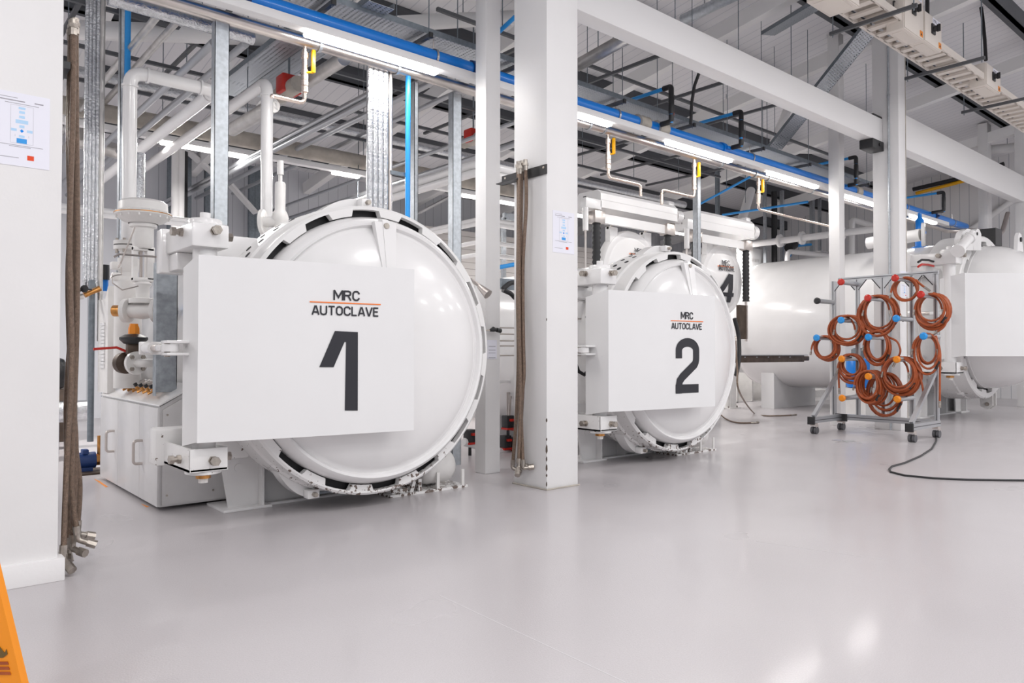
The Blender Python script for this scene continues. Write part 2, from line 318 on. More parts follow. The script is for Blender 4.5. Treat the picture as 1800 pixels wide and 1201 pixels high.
# ================================================================ AUTOCLAVES
def autoclave(name,label,cx,cy,s,dz,num,deep=False,L=3.6):
    T=lambda p:V((cx+s*p[0],cy+s*p[1],dz+s*p[2]))
    D=lambda:MB(T)
    zc=1.279
    t=thing(name,(cx,cy,0),label,'autoclave')
    ang=lambda a,r,y:(r*math.cos(math.radians(a)),y,zc+r*math.sin(math.radians(a)))
    # shell
    D().lathe([(1.02,.3),(1.12,.5),(1.14,.52),(1.14,.7),(1.1,.72),(1.1,L-.35),(1.0,L-.12),(.75,L+.08),(.4,L+.18),(0,L+.2)] if not deep else [(1.02,.3),(1.12,.5),(1.17,.6),(1.17,L-.12),(1.14,L-.02),(1.0,L+.1),(.7,L+.22),(.3,L+.28),(0,L+.3)],(0,0,zc),(0,1,0),72).build('shell','white',t)
    # locking ring with toothed front
    q_=1.06 if deep else 1; b=D(); b.lathe([(1.15*q_,0),(1.168*q_,.015),(1.17*q_,.19),(1.188*q_,.205),(1.188*q_,.5),(1.165*q_,.52),(1.1,.52)],(0,0,zc),(0,1,0),96)
    n=360; rows=[[],[],[]]
    for i in range(n):
        a=float(i); d=((a-5+11.25)%22.5)-11.25; ri=(1.136 if abs(d)<6.2 else 1.086)+(.02 if deep else 0)
        for k,(r,y) in enumerate(((1.15*q_,0),(ri,0),(ri,.06))): rows[k].append(b._v(ang(a,r,y)))
    for k in (0,1):
        for i in range(n): j=(i+1)%n; b._f((rows[k][i],rows[k][j],rows[k+1][j],rows[k+1][i]))
    D().lathe([(1.166,.09),(1.0,.09)],(0,0,zc),(0,1,0),72).build('gasket_and_shade','slot',t)  # dark annulus that puts the shade behind the ring slots into colour
    b.mi=1
    for rowi,(y,off) in enumerate(((.30,0),(.42,3.5))):
        for i in range(48):
            a=math.radians(i*7.5+off)
            if deep or math.sin(a)<.2: continue
            c=V((1.188*q_*math.cos(a),y,zc+1.188*q_*math.sin(a))); rr=V((math.cos(a),0,math.sin(a))); b.tube([c-rr*.01,c+rr*.0025],.027,8)
    b.build('locking_ring',['ring','slot'],t,30)
    # ring lugs (sickle fins) top and bottom left
    for a0,a1 in ((109,90),(232,248)):
        b=D(); sg=1 if a1>a0 else -1; pts=[ang(a0+(a1-a0)*k/8,1.18+.085*math.sin(k/8*PI*.55),.25) for k in range(9)]; pts+=[ang(a1-(a1-a0)*k/8,1.15,.25) for k in range(9)]
        b.prism(pts,(0,.13,0)); o=b.build('ring_lug','white',t)
        e=ang(a1,1.225,.2); D().box((e[0]-.05,.16,e[2]-.035),(e[0]+.05,.25,e[2]+.035),.01).build('lug_eye','white',o)
        D().tube([(e[0]+.0,.12,e[2]),(e[0],.17,e[2])],.02,6).build('bolt','bolt',o)
        if a1>a0: D().tube([(e[0]+.05,.2,e[2]),(.35,.25,e[2]-.02)],.012,8).build('rod','galvd',o)
    # door: rim, bead and dish
    h=1.0 if deep else .26; door_pts=[(1.078,-.12),(1.078,-.005),(1.065,.03),(1.045,.075),(1.02,.095),(1.0,.09),(.985,.06)]
    N=14; door_pts+=[(.975*math.cos(k/N*PI/2),.05+(h-.05)*math.sin(k/N*PI/2)**(1.0 if deep else 1.25)) for k in range(1,N+1)]; door_pts[-1]=(0,h)
    if deep: door_pts=[(1.085,-.12),(1.085,.025)]+[(1.08*math.cos(k/N*PI/2),.03+(h-.03)*math.sin(k/N*PI/2)) for k in range(0,N+1)]; door_pts[-1]=(0,h)
    door=D().lathe(door_pts,(0,0,zc),(0,-1,0),96).build('door','white',t)
    # lifting rib on door
    if not deep:
        z0=2.33
        b=D(); b.prism([(-.028,y,z) for y,z in ((0,2.27),(-.09,2.335),(-.135,2.32),(-.15,2.26),(-.215,1.86),(-.25,1.6),(-.1,1.6),(-.0,2.2))],(.056,0,0))
        f=lambda x,z:(x,-.137-(2.3-z)*.17,z)
        b.prism([f(-.10,2.30),f(.10,2.30),f(.045,1.72),f(-.045,1.72)],(0,.05,0))
        o=b.build('lifting_rib','white',door); D().tube([(0,-.16,2.27),(0,-.13,2.27)],.024,12).build('eye_hole','bolt',o)
    else:
        b=D(); b.prism([(-.16,-.45,2.1),(.2,-.45,2.05),(.2,-.45,2.12),(.06,-.45,2.5),(-.03,-.45,2.52),(-.1,-.45,2.46)],(0,.05,0)); o=b.build('lifting_eye','white',door)
        D().tube([(.01,-.465,2.42),(.01,-.39,2.42)],.035,14).build('eye_hole','slot',o)
    # name panel with its left return
    PX=[(-1.434,-.2),(-1.1,-.262),(-.75,-.318),(-.4,-.362),(-.1,-.4),(.09,-.42)] if not deep else [(-1.5,-.2),(-1.1,-.55),(-.8,-.8),(-.5,-.98),(0,-1.12),(.3,-1.1)]
    def py(x):
        if x<=PX[0][0]: return PX[0][1]+(x-PX[0][0])*(PX[1][1]-PX[0][1])/(PX[1][0]-PX[0][0])
        for (a,b_),(c,d) in zip(PX,PX[1:]):
            if x<=c: return b_+(d-b_)*(x-a)/(c-a)
        return PX[-1][1]
    zl,zh=(.656,1.906) if not deep else (.69,1.835); b=D(); x0,y0=PX[0]; poly=[(x0-.028,y0+.0,zl)]+[(x,y,zl) for x,y in PX]+[(x,y+.04,zl) for x,y in PX[::-1]]+[(x0-.028,y0+.04,zl)]; b.prism(poly,(0,0,zh-zl)); 
    x0,y0=PX[0]; b.prism([(x0-.028,y0+.04,zl),(x0-.028,y0+.32,zl-.05),(x0-.028,y0+.32,zh-.06),(x0-.028,y0+.04,zh)],(.022,0,0))
    for xx in (-1.0,-.35,0): b.box((xx-.02,py(xx)+.02,.9),(xx+.02,-.02 if not deep else -.3,1.66))
    b.prism([(x0,y0+.02,zl+.001),(PX[-1][0]*.5,py(PX[-1][0]*.5)+.03,zl+.001),(-.9,-.02,zl+.001),(x0,.1,zl+.001)],(0,0,.02))
    pan=b.build('name_panel','panel',door,30)
    fn=lambda x,z:(x,py(x)-.005,z)
    def pl(px,pyy):
        Y=cy-.35*s
        for _ in range(8):
            p=at(px,pyy,Y=Y); x=(p.x-cx)/s; Y=cy+s*py(x)
        return (x,(p.z-dz)/s)
    if num:
        if num=='1':
            A_=pl(587,510),pl(631,528.8),pl(587,527.6); B_=pl(548.5,553.3),pl(664.7,558.4),pl(549.5,536.8); Rl=pl(544,529.2),pl(668.8,536.9)
        else:
            A_=pl(1197,548.5),pl(1217.5,561.6),pl(1197,560.9); B_=pl(1180.2,578.3),pl(1233.2,580.7),pl(1180.6,567.6); Rl=pl(1178.8,563.2),pl(1235.5,566.4)
        b=D(); letters(b,'MRC',fn,A_[0][0],A_[1][0],A_[2][1],A_[0][1]); b.build('lettering','ink',pan); b=D(); letters(b,'AUTOCLAVE',fn,B_[0][0],B_[1][0],B_[0][1],B_[2][1]); b.build('lettering','ink',pan)
        zr=(Rl[0][1]+Rl[1][1])/2; b=D(); b.prism([fn(Rl[0][0]+(Rl[1][0]-Rl[0][0])*k/6,zr-.004) for k in range(7)]+[fn(Rl[1][0]-(Rl[1][0]-Rl[0][0])*k/6,zr+.004) for k in range(7)],(0,.002,0)); b.build('rule','rule',pan)
        b=D()
        if num=='1': b.prism([fn(*pl(*q)) for q in ((588.3,582),(628.6,584),(628.3,721.8),(605.8,721.7),(608,601.5),(605,601.5),(586,645.5),(561,645.5))],(0,.002,0))
        else:
            z=lambda a,c:pl(1000+a/4.289,560+c/4.289); c0=z(893,240); rx=(z(958,240)[0]-z(828,240)[0])/2; ry=abs(z(893,180)[1]-c0[1]); cxx=c0[0]
            lo=z(825,530); hi=z(975,530); wd=abs(z(893,500)[1]-z(893,565)[1])*1.0; p=[(cxx-rx,z(828,300)[1]),(cxx-rx,c0[1])]+arc(cxx,c0[1],rx,ry,180,0,16)[1:]+[(cxx+rx,z(958,290)[1])]+arc(cxx+rx-.09,z(958,300)[1]-.0,.09,.10,0,-45,4)+[(cxx-rx+.055,z(850,440)[1]),(cxx-rx+.012,z(850,470)[1]),(cxx-rx,z(850,505)[1]),(cxx-rx,z(850,565)[1])]
            stroke(b,p,wd,fn); a0=z(803,565); a1=z(975,565); b.prism([fn(a0[0],a0[1]),fn(a1[0],a0[1]),fn(a1[0],a0[1]+wd),fn(a0[0],a0[1]+wd)],(0,-.0008,0))
        b.build('numeral','ink',pan)
    # hinge post, brackets, hydraulic link
    hx=-1.35 if not deep else -1.46
    D().cyl((hx,0.02,.56),(hx,.02,2.0),.08,28).build('hinge_post','white',t)
    ub=D(); X0,X1=hx-.128,hx+.122
    ub.box((X0,-.11,1.975),(X1,.5,2.14),.015); ub.lathe([(0,.045),(.105,.04),(.115,.02),(.115,0)],(hx,.02,2.14),(0,0,1),28); ub.lathe([(0,.09),(.035,.088),(.035,.03)],(hx,.02,2.14),(0,0,1),16)
    ub.box((X0-.03,.48,1.84),(-.72,.62,2.165),.012); ub.box((X0+.02,.28,1.85),(-1.05,.5,1.975),.01); o=ub.build('upper_hinge_bracket','white',t)
    for p,d in (((X0,.1,2.09),(-1,0,0)),((hx-.0+.02,-.11,2.09),(0,-1,0)),((X1,.05,2.08),(1,0,0))):
        p=V(p); d=V(d); D().tube([p,p+d*.05],.02,8).tube([p+d*.0,p+d*.022],.032,6).tube([p+d*.045,p+d*.075],.032,6).build('bolt','bolt',o)
    lb=D(); 
    lb.box((X0,-.11,.449),(X1,.5,.465)); lb.box((X0,-.11,.449),(X1,-.09,.605),.004); lb.box((X0,-.1,.449),(X0+.02,.5,.605)); lb.box((X1-.02,-.1,.449),(X1,.5,.605))
    lb.lathe([(.12,.0),(.12,-.025),(.1,-.032),(0,-.032)],(hx,.02,.449),(0,0,1),28); lb.box((X0-.06,.48,.43),(-.85,.66,.7),.02); o=lb.build('lower_hinge_bracket','ring' if not deep else 'white',t)
    D().lathe([(.05,0),(.05,-.03),(0,-.03)],(hx,.02,.417),(0,0,1),16).build('bronze_bush','brass',o)
    D().cyl((hx,.02,.387),(hx,.02,.355),.033,8).build('pin_end','casting',o)
    for p,d in (((X0,.1,.52),(-1,0,0)),((hx+.02,-.11,.52),(0,-1,0)),((X1,.05,.52),(1,0,0))):
        p=V(p); d=V(d); D().tube([p,p+d*.05],.02,8).tube([p,p+d*.022],.032,6).tube([p+d*.045,p+d*.075],.032,6).build('bolt','bolt',o)
    cyl=D(); xx=PX[0][0]
    for z in (1.235,1.318): cyl.box((xx-.17,-.02,z),(xx+.02,.13,z+.02),.006)
    cyl.lathe([(.0,.0),(.055,0),(.055,.05),(0,.05)],(xx-.13,.05,1.262),(0,0,1),20); cyl.box((xx-.19,.08,1.265),(xx-.11,.2,1.31),.01); cyl.build('ram_clevis','white',t); cyl=D(); cyl.tube([(xx-.15,.36,1.288),(xx-.15,.56,1.288)],.045,16); cyl.box((xx-.2,.54,1.24),(xx+.25,.58,1.335),.01); o=cyl.build('hydraulic_ram','white',t)
    D().tube([(xx-.15,.2,1.288),(xx-.15,.36,1.288)],.026,14).build('piston_rod','steel',o)
    D().tube([(xx-.13,.12,1.34),(xx-.13,.12,1.225)],.02,6).build('bolt','bolt',o)
    # feet and base rails
    zb=-dz/s
    for sx in (-1,1):
        b=D(); xf=-.98 if sx<0 else .72
        b.prism([(xf+.04,.68,zb+.02),(xf+.3,.68,zb+.02),(xf+.3,.68,.62),(xf-.06,.68,.62)],(0,.02,0)); b.box((xf+.28,.6,zb+.02),(xf+.3,.95,.62)); b.box((xf-.03,.58,zb),(xf+.36,.98,zb+.022),.003)
        if sx<0: b.tube([(xf+.12,.675,.33+zb*.5),(xf+.12,.69,.33+zb*.5)],.035,16)
        b.build('leg','white',t)
    b=D(); b.box((-.7,.66,zb),(1.0,.7,zb+.018)); b.box((-.7,.8,zb),(1.0,.84,.42)); 
    for xx in (-.2,.35): b.box((xx,.68,zb),(xx+.02,.84,.3))
    b.build('base_frame','panel',t); D().box((-.75,2.5 if not deep else 3.1,zb),(.75,2.6 if not deep else 3.35,.4)).build('saddle','panel',t)
    if not deep:
        b=D(); b.box((.3,.27,zb),(1.14,.62,zb+.022)); b.box((.34,.3,.022),(.5,.6,.06),.004); b.prism([(.52,.3,.022),(.56,.3,.022),(.6,.3,.16),(.57,.3,.16)],(0,.25,0)); b.box((.60,.28,.02),(.63,.33,.13)); b.build('receiver_plinth','ring',t)
        b=D(); b.lathe([(0,0),(.06,.005),(.12,.03),(.15,.07),(.16,.11),(.16,.30),(.15,.34),(.12,.375),(.06,.395),(0,.4)],(.66,.44,.205),(1,0,0),32); o=b.build('air_receiver','casting',t)
        for xx in (.79,1.07): D().box((xx,.27,.022),(xx+.03,.29,.17)).build('receiver_bracket','casting',o)
    return t
ac1=autoclave('autoclave','nearest autoclave, left of the centre column, its panel showing a slanted one',3.057,5.25,1,0,'1')
ac2=autoclave('autoclave','autoclave right of the centre column, with a round-topped two on its panel',7.10,5.25,1,0,'2')
ac5=autoclave('autoclave','largest autoclave at the right edge, with a domed door and blank white panel',16.47,4.87,1.285,.327,None,deep=True,L=3.75)

struct('trim_1',MB().bar(at(773,1047,Z=.0006),at(1100,1200,Z=.0006),.004,.0008),'joint','hairline joint in the resin floor')
struct('trim_2',MB().bar(at(1330,952,Z=.0006),at(1560,985,Z=.0006),.004,.0008),'joint','second hairline joint in the resin floor')
# ================================================================ SERVICES OVERHEAD
def zr(Y,*ps): return sum(at(x,y,Y=Y).z for x,y in ps)/len(ps)
def pipe(name,label,cat,pts,r,m,group=None,fil=0,n=14,hang=None):
    t=MB().tube(pts,r,n,fil).build(name,m); tag(t,label,cat,group)
    if hang is not None:
        a,b=V(pts[0]),V(pts[-1]); c=a+(b-a)*hang; MB().tube([c,V((c.x,c.y,7.86-.15*c.y+.02))],.007,5).build('hanger_rod','galvd',t)
    return t
def ringclamp(mb,c,r,axis=(1,0,0),w=.025): mb.lathe([(r+.001,-w/2),(r+.012,-w/2),(r+.012,w/2),(r+.001,w/2)],c,axis,24); return mb
YB=6.45; ZB=zr(YB,(640,66),(1018,185),(1455,317),(1687,397))
xe=xat(1697,YB,400)
# --- big blue pipe
t=thing('blue_pipe',(8,YB,ZB-.08),'thick bright blue pipe running along under the cable tray','pipe')
MB().tube([(.5,YB,ZB),(xe,YB,ZB)],.082,24).build('pipe','blue',t)
for px in (762,1082,1318,1590,1673): x=xat(px,YB,100+px*.15); ringclamp(MB(),(x,YB,ZB),.083).tube([(x,YB,ZB+.09),(x,YB,ZB+.2)],.008,6).build('pipe_clamp','steel',t)
for px in (425,832,1268,1640):
    x=xat(px,YB,100+px*.15); MB().lathe([(.083,-.05),(.1,-.05),(.105,0),(.1,.05),(.083,.05)],(x,YB,ZB),(1,0,0),24).box((x-.03,YB-.14,ZB-.02),(x+.03,YB+.14,ZB+.02),.005).build('coupling','blued' if px!=1268 else 'blue',t)
for px in (1127,1160,1504): x=xat(px,YB,100+px*.15); b=MB(); b.lathe([(.083,-.11),(.112,-.1),(.1,-.05),(.112,0),(.1,.05),(.112,.1),(.083,.11)],(x,YB,ZB),(1,0,0),24); b.build('coupling','lagbeige',t)
# --- steel pipe with drops
YS=6.6; ZS=zr(YS,(450,49),(650,107),(1024,219),(1350,309)); xs=xat(1668,YS,430)
t=thing('steel_pipe',(8,YS,ZS-.06),'long stainless pipe running below the blue pipe and the light strip','pipe')
MB().tube([(.5,YS,ZS),(xs,YS,ZS),(xs+.5,YS-.5,ZS),(xs+2.2,YS-.5,ZS+.1),(xs+2.7,YS-.5,ZS+.7)],.058,20,.25).build('pipe','steel',t)
for px in (560,697,1034,1060,1265,1325,1348,1425): x=xat(px,YS,60+px*.19); ringclamp(MB(),(x,YS,ZS),.059,w=.03).build('pipe_clamp','galv',t)
def drop(px,y0,y1,dx,dy,n,label):
    x=xat(px,YS,y0); z0=ZS-.05; z1=at(px,y1,Y=YS).z; xx=xat(dx,YS,y1)
    r=thing('drop_pipe',(x,YS,z1),label,'pipe')
    zz=zr(YS,(dx,dy)); MB().tube([(x,YS,z0),(x,YS,z1),(xx,YS,z1),(xx,YS,zz)],.02,12,.06).build('pipe','copper',r)
    h=z0-z1; b=MB()
    for f in (.12,.42,.5,.6,.72): b.tube([(x,YS,z0-h*f),(x,YS,z0-h*f-.05)],.036,10)
    b.tube([(x,YS,z0-h*.08),(x,YS,z0-h*.8)],.026,10); b.build('ball_valve','copper',r)
    MB().box((x+.05,YS-.06,z0-h*.42-.02),(x+.085,YS-.02,z0-h*.42+.20),.008).tube([(x,YS-.03,z0-h*.47),(x+.07,YS-.04,z0-h*.45)],.01,6).build('valve_handle','yellow',r)
drop(536,80,182,478,172,0,'drop pipe with yellow valve handle left of the foil risers')
drop(1069,240,312,1126,345,0,'drop pipe with yellow valve handle just right of the centre column')
drop(1220,280,347,1163,360,0,'drop pipe with yellow valve handle between the two door hoists')
drop(1333,305,368,1480,440,0,'drop pipe with yellow valve handle above the big plain vessel')
# --- light strip
YL=6.33; ZL=zr(YL,(650,89),(1045,215),(1230,265),(1390,318),(1620,385))
def batten(segs,Y,Z,xa,xb,lab,glow):
    t=thing('light_trunking',((xa+xb)/2,Y,Z),lab,'light')
    MB().box((xa,Y-.06,Z+.02),(xb,Y+.06,Z+.10),.006).build('trunking','column',t)
    for a,b in segs:
        MB().box((a,Y-.05,Z-.03),(b,Y+.05,Z+.022),.02).build('lit_diffuser',glow,t)
        l=bpy.data.lights.new('lamp','AREA'); l.shape='RECTANGLE'; l.size=b-a; l.size_y=.1; l.energy=((22 if a<6 else 11) if glow=='lamp' else 110)*(b-a); l.color=(1,.97,.94)
        o=bpy.data.objects.new('lamp',l); COL.objects.link(o); o.parent=t; o.location=((a+b)/2-(xa+xb)/2,0,-.05)
X=lambda px,Y=YL,py=200:xat(px,Y,py)
segs=[(-2.9,-1.7),(X(535),X(768)),(X(1016),X(1072)),(X(1172),X(1283)),(X(1350),X(1434)),(X(1487),X(1537)),(X(1600),X(1642))]  # first lit segment lies out of frame, added to brighten the left bay
batten(segs,YL,ZL,-5,X(1662),'near light strip with lit tubes running beside the blue pipe','lamp')
Y2=10.9; Z2=zr(Y2,(300,252),(400,272),(600,305))
X2=lambda px:xat(px,Y2,300)
batten([(-3.4,-1.4),(-.6,.9),(X2(281),X2(452)),(X2(584),X2(631)),(X2(812),X2(912)),(X2(1012),X2(1076)),(X2(1165),X2(1215)),(X2(1290),X2(1312))],Y2,Z2,-4,X2(1330),'far light strip with lit tubes along the rear pipe run','lampw')
# rear lagged pipes above far strip
for dy,dz,r,m,lb in ((.15,.30,.12,'lagbeige','fat beige lagged pipe directly above the far light strip'),(.0,.72,.085,'foil','silver foil lagged pipe above the fat beige rear pipe')):
    pipe('lagged_pipe',lb,'pipe',[(.3,Y2+dy,Z2+dz),(X2(1000)+4,Y2+dy,Z2+dz)],r,m,n=16)
pipe('lagged_pipe','grey metal-clad pipe hanging low along the rear wall at left','pipe',[at(128,244,Y=12),at(212,268,Y=12)],.11,'lag')
pipe('ventilation_duct','fat foil duct standing up behind the left pier','duct',[at(144,250,Y=12),at(144,176,Y=12)],.13,'lag')
# --- perforated cable trays
def tray(label,p,q,w,m='perf',lip=.06,n='cable_tray'):
    p,q=V(p),V(q); t=thing(n,(p+q)/2,label,'cable tray'); d=(q-p).normalized(); s=d.cross(V((0,0,1))).normalized()*w/2
    MB().bar(p,q,w,.004).build('tray_floor',m,t)
    for k in (-1,1): MB().bar(p+s*k+V((0,0,lip/2)),q+s*k+V((0,0,lip/2)),.006,lip).build('side_rail','galvd',t)
    return t
tray('wide perforated cable tray above the blue pipe',(.6,6.62,ZB+.2),(14.8,6.62,ZB+.2),.5)
for k,px in enumerate((420,575,745,900,1085,1208,1330,1412,1515)):
    x=xat(px,6.4,90+px*.12); t=thing('tray_bracket',(x,6.62,ZB+.14),'grey channel bracket hung on threaded rods under the cable tray','bracket','brackets under the cable tray')
    MB().box((x-.02,6.28,ZB+.12),(x+.02,6.98,ZB+.165),.003).build('channel','strut',t); MB().box((x-.022,6.262,ZB+.115),(x+.022,6.28,ZB+.17)).build('end_cap','black',t)
    for yy in (6.31,6.94): MB().tube([(x,yy,ZB+.1),(x,yy,roofz(yy))],.006,5).build('threaded_rod','galvd',t)
# --- blue branches with black fittings
def branch(pm,pc,ytop,ybot,ext,label):
    x=xat(pm,YB,ybot); yc=x/math.tan(math.atan2(at(pc,ybot,Y=5).x,5)); zt=at(pc,ytop,Y=yc).z
    t=thing('branch_pipe',(x,yc,ZB),label,'pipe')
    MB().tube([(x,YB-.05,ZB+.02),(x,yc,ZB+.02)],.024,12).tube([(x,yc,ZB),(x,yc,zt)],.024,12).build('pipe','sky',t)
    MB().tube([(x,yc,zt),(x,yc+ext,zt)],.026,12).build('run_pipe','sky',t)
    b=MB(); b.tube([(x,YB-.12,ZB+.02),(x,yc,ZB+.02),(x,yc,ZB+.11)],.037,12,.04); b.build('lower_elbow','black',t)
    b=MB(); b.tube([(x,yc,zt-.13),(x,yc,zt),(x,yc+.13,zt)],.037,12,.04); b.build('upper_elbow','black',t)
    zm=(ZB+zt)/2; b=MB(); b.tube([(x,yc,zm-.13),(x,yc,zm-.1),(x,yc,zm+.1),(x,yc,zm+.13)],[.034,.04,.04,.034],12); b.build('valve_body','black',t)
    MB().box((x+.035,yc-.01,zm-.14),(x+.055,yc+.01,zm+.03),.004).build('valve_lever','red',t)
branch(1150,1180,152,215,1.5,'blue branch with black elbows nearest the centre column, over the tray')
branch(1275,1303,196,250,1.5,'second blue branch with black elbows, crossing the tray')
branch(1480,1505,276,318,1.5,'blue branch with black elbows seen between the two right columns')
branch(1628,1659,338,372,1.3,'farthest blue branch with black elbows right of the broad column')
for a,b,Y,lb in (((1228,360),(1330,305),9.2,'thin blue air pipe rising behind the second door hoist'),((1270,378),(1420,355),9,'thin blue air pipe over the top of the second door hoist'),((862,70),(905,30),6.3,'thin blue pipe crossing above the tray left of the centre column')):
    p=at(*a,Y=Y); x=p.x; 
    q=at(*b,X=x); pipe('air_pipe',lb,'pipe',[p,q],.024,'sky',hang=.5)
# --- black flexible cables up high
def zigpath(pts,Y=None): return [at(x,y,Y=yy) for x,y,yy in pts]
pipe('flexible_conduit','black flexible conduit dropping from the beam onto the tray','conduit',zigpath([(1229,128,6.0),(1221,150,6.1),(1216,180,6.2),(1214,218,6.3)]),.022,'dark')
# --- ceiling structure
def purl(y,x0=-3,x1=24,n='purlin'): 
    z=roofz(y); o=MB().box((x0,y-.035,z-.3),(x1,y+.035,z),.0).box((x0,y-.035,z-.3),(x1,y+.12,z-.285)).build(n,'purlin'); return tag(o,'dark grey steel purlin running along the roof underside','purlin','roof purlins')
for y in (2.2,3.9,5.6,7.5,9.4,11.3,13.2,15.0): purl(y)
def raft(x): z=lambda y:roofz(y)-.31; o=MB().bar((x,1.0,z(1)-.12),(x,15.9,z(15.9)-.12),.16,.24).build('rafter','beam'); tag(o,'white steel rafter spanning under the purlins','rafter','roof rafters')
for x in (2.2,4.87,7.4,10.2,12.76,16.4,20.5): raft(x)
# white tubular bracing
for a,b,r,lb in (((125,52,9),(560,68,8.2),.10,'white tube brace crossing behind the silver pipes at upper left'),((700,42,8),(910,30,8.3),.10,'white tube brace above the tray left of the centre column'),((1125,22,7.5),(1420,-8,8.5),.10,'white tube brace over the long box beam'),
      ((1440,62,7.5),(1360,250,8.2),.09,'white diagonal tube dropping behind the long box beam'),((1300,400,9),(1320,335,9.4),.1,'white tube standing behind the second door hoist'),((1380,262,9),(1545,268,9.4),.10,'white tube brace between the two right columns'),((1742,263,20.9),(1800,258,20.9),.11,'white tube brace at the right edge'),
      ((1690,415,23.93),(1790,345,23.93),.09,'white diagonal wall brace right of the lifting eye')):
    pipe('tube_brace',lb,'brace',[(at(a[0],a[1],Y=a[2]) if a[2]<20 else at(a[0],a[1],X=a[2])),(at(b[0],b[1],Y=b[2]) if b[2]<20 else at(b[0],b[1],X=b[2]))],r,'column',n=16,hang=.5)
# channel grid: long runs along X then cross pieces along Y, hung on rods
G1='grey channels running along the hall overhead'; G2='grey cross channels overhead'; G3='threaded rods hanging from the roof'
def chx(y,z,x0,x1): o=MB().box((x0,y-.021,z),(x1,y+.021,z+.042)).build('strut_channel','strut'); tag(o,'thin grey steel channel running lengthwise under the roof','strut',G1)
def chy(x,z,y0,y1): o=MB().box((x-.021,y0,z+.042),(x+.021,y1,z+.084)).build('cross_channel','strut'); tag(o,'thin grey steel cross channel under the roof','strut',G2)
def rod(x,y,z): o=MB().tube([(x,y,z),(x,y,roofz(y)-.02)],.007,5).build('threaded_rod','galvd'); tag(o,'thin threaded rod hanging from the roof','rod',G3)
for y,z,x0,x1 in ((5.9,5.2,1,14),(7.6,5.0,.8,14.5),(8.6,4.85,.8,13),(9.7,4.8,.8,12),(7.2,5.35,5,15),(10.3,4.6,1,12),(12.2,4.6,1,10)): chx(y,z,x0,x1)
for x in (1.6,2.9,4.1,5.6,7.1,8.6,10.1,11.6,13.1): chy(x,5.0,7.2,10.6); rod(x,7.6,5.0); rod(x,9.7,4.8)
for x in (2.3,3.5,6.3,7.9,9.4,10.9): chy(x,5.2,5.6,7.7); rod(x,5.9,5.2)
for x in (1.6,3,4.6,6.2,8,10): rod(x,Y2+.2,Z2+.4)
# pipes running away from the camera overhead
G4='silver service pipes running to the rear wall overhead'
for a,b,Y,r,m in (((290,210),(372,78),7.0,.037,'alu'),((310,230),(428,80),7.0,.037,'alu'),((185,170),(289,13),7.2,.035,'lag'),((240,103),(343,2),7.2,.035,'lag'),((495,245),(644,168),7.2,.036,'alu'),((515,255),(644,180),7.2,.036,'alu'),((570,260),(760,145),7.2,.04,'alu'),((590,258),(830,150),7.4,.035,'alu'),((730,275),(850,235),8,.03,'alu'),((765,305),(840,275),8,.04,'alu')):
    q=at(*b,Y=Y); p=at(a[0],a[1],X=q.x); o=MB().tube([V((q.x,6.95,q.z)),V((q.x,15.8,q.z))],r,12).build('service_pipe',m); tag(o,'silver service pipe running overhead towards the rear wall','pipe',G4)
pipe('ventilation_pipe','fat dull grey pipe with a cut end, behind the yellow-handled valve','pipe',[at(604,103,Y=7.0),V((at(604,103,Y=7.0).x,9.2,at(604,103,Y=7.0).z))],.075,'lag',n=20)
for a,b,lb in (((408,228),(480,185),'blackened pipe in the upper left behind the white elbow'),((1015,115),(1110,62),'brown steel pipe high up right of the centre column'),((1200,35),(1300,-12),'galvanised pipe crossing above the long box beam')):
    p=at(*a,Y=9 if a[0]<1000 else 6.6); q=at(b[0],b[1],X=p.x); pipe('overhead_pipe',lb,'pipe',[p,q],.08,'lag' if a[0]<1190 else 'galv',n=16,hang=.4)
# silver foil pipe upper left
p=at(190,5,Y=6.9); q=at(445,68,Y=6.9)
pipe('lagged_pipe','crinkled foil pipe just under the steel pipe at upper left','pipe',[V((p.x,6.9,(p.z+q.z)/2+.02)),V((q.x,6.9,(p.z+q.z)/2+.02))],.06,'foil')
# red actuators
for px,py,Y in ((508,150,8),(832,240,9)):
    c=at(px,py,Y=Y); t=thing('valve_actuator',c-V((0,0,.1)),'dark red valve actuator overhead '+('behind the yellow-handled valve at left' if px<600 else 'left of the narrow column'),'actuator')
    MB().box(c-V((.12,.1,.1)),c+V((.12,.1,.1)),.02).build('body','red',t); MB().tube([c+V((0,-.25,-.05)),c+V((0,.25,-.05))],.09,14).build('valve_pipe','lagbeige',t); MB().tube([c+V((0,0,.1)),V((c.x,c.y,roofz(c.y)))],.012,6).build('hanger_rod','galvd',t)
# diagonal / cross perforated trays
a=at(1362,262,Y=6.9); b=at(1530,52,Y=4.7); tray('perforated tray sloping up from the blue pipe towards the roof at right',a,b,.28)
a=at(392,165,Y=9.5); tray('perforated tray running to the rear at upper left',a,V((a.x,6.9,a.z)),.3)
a=at(455,118,Y=8.5); tray('second perforated tray running to the rear at upper left',a+V((.3,1,0)),V((a.x+.3,6.2,a.z)),.28)
a=at(1350,62,Y=6.2); tray('perforated tray high up left of the cream switch boxes',a,at(1442,8,Y=4.9),.22)
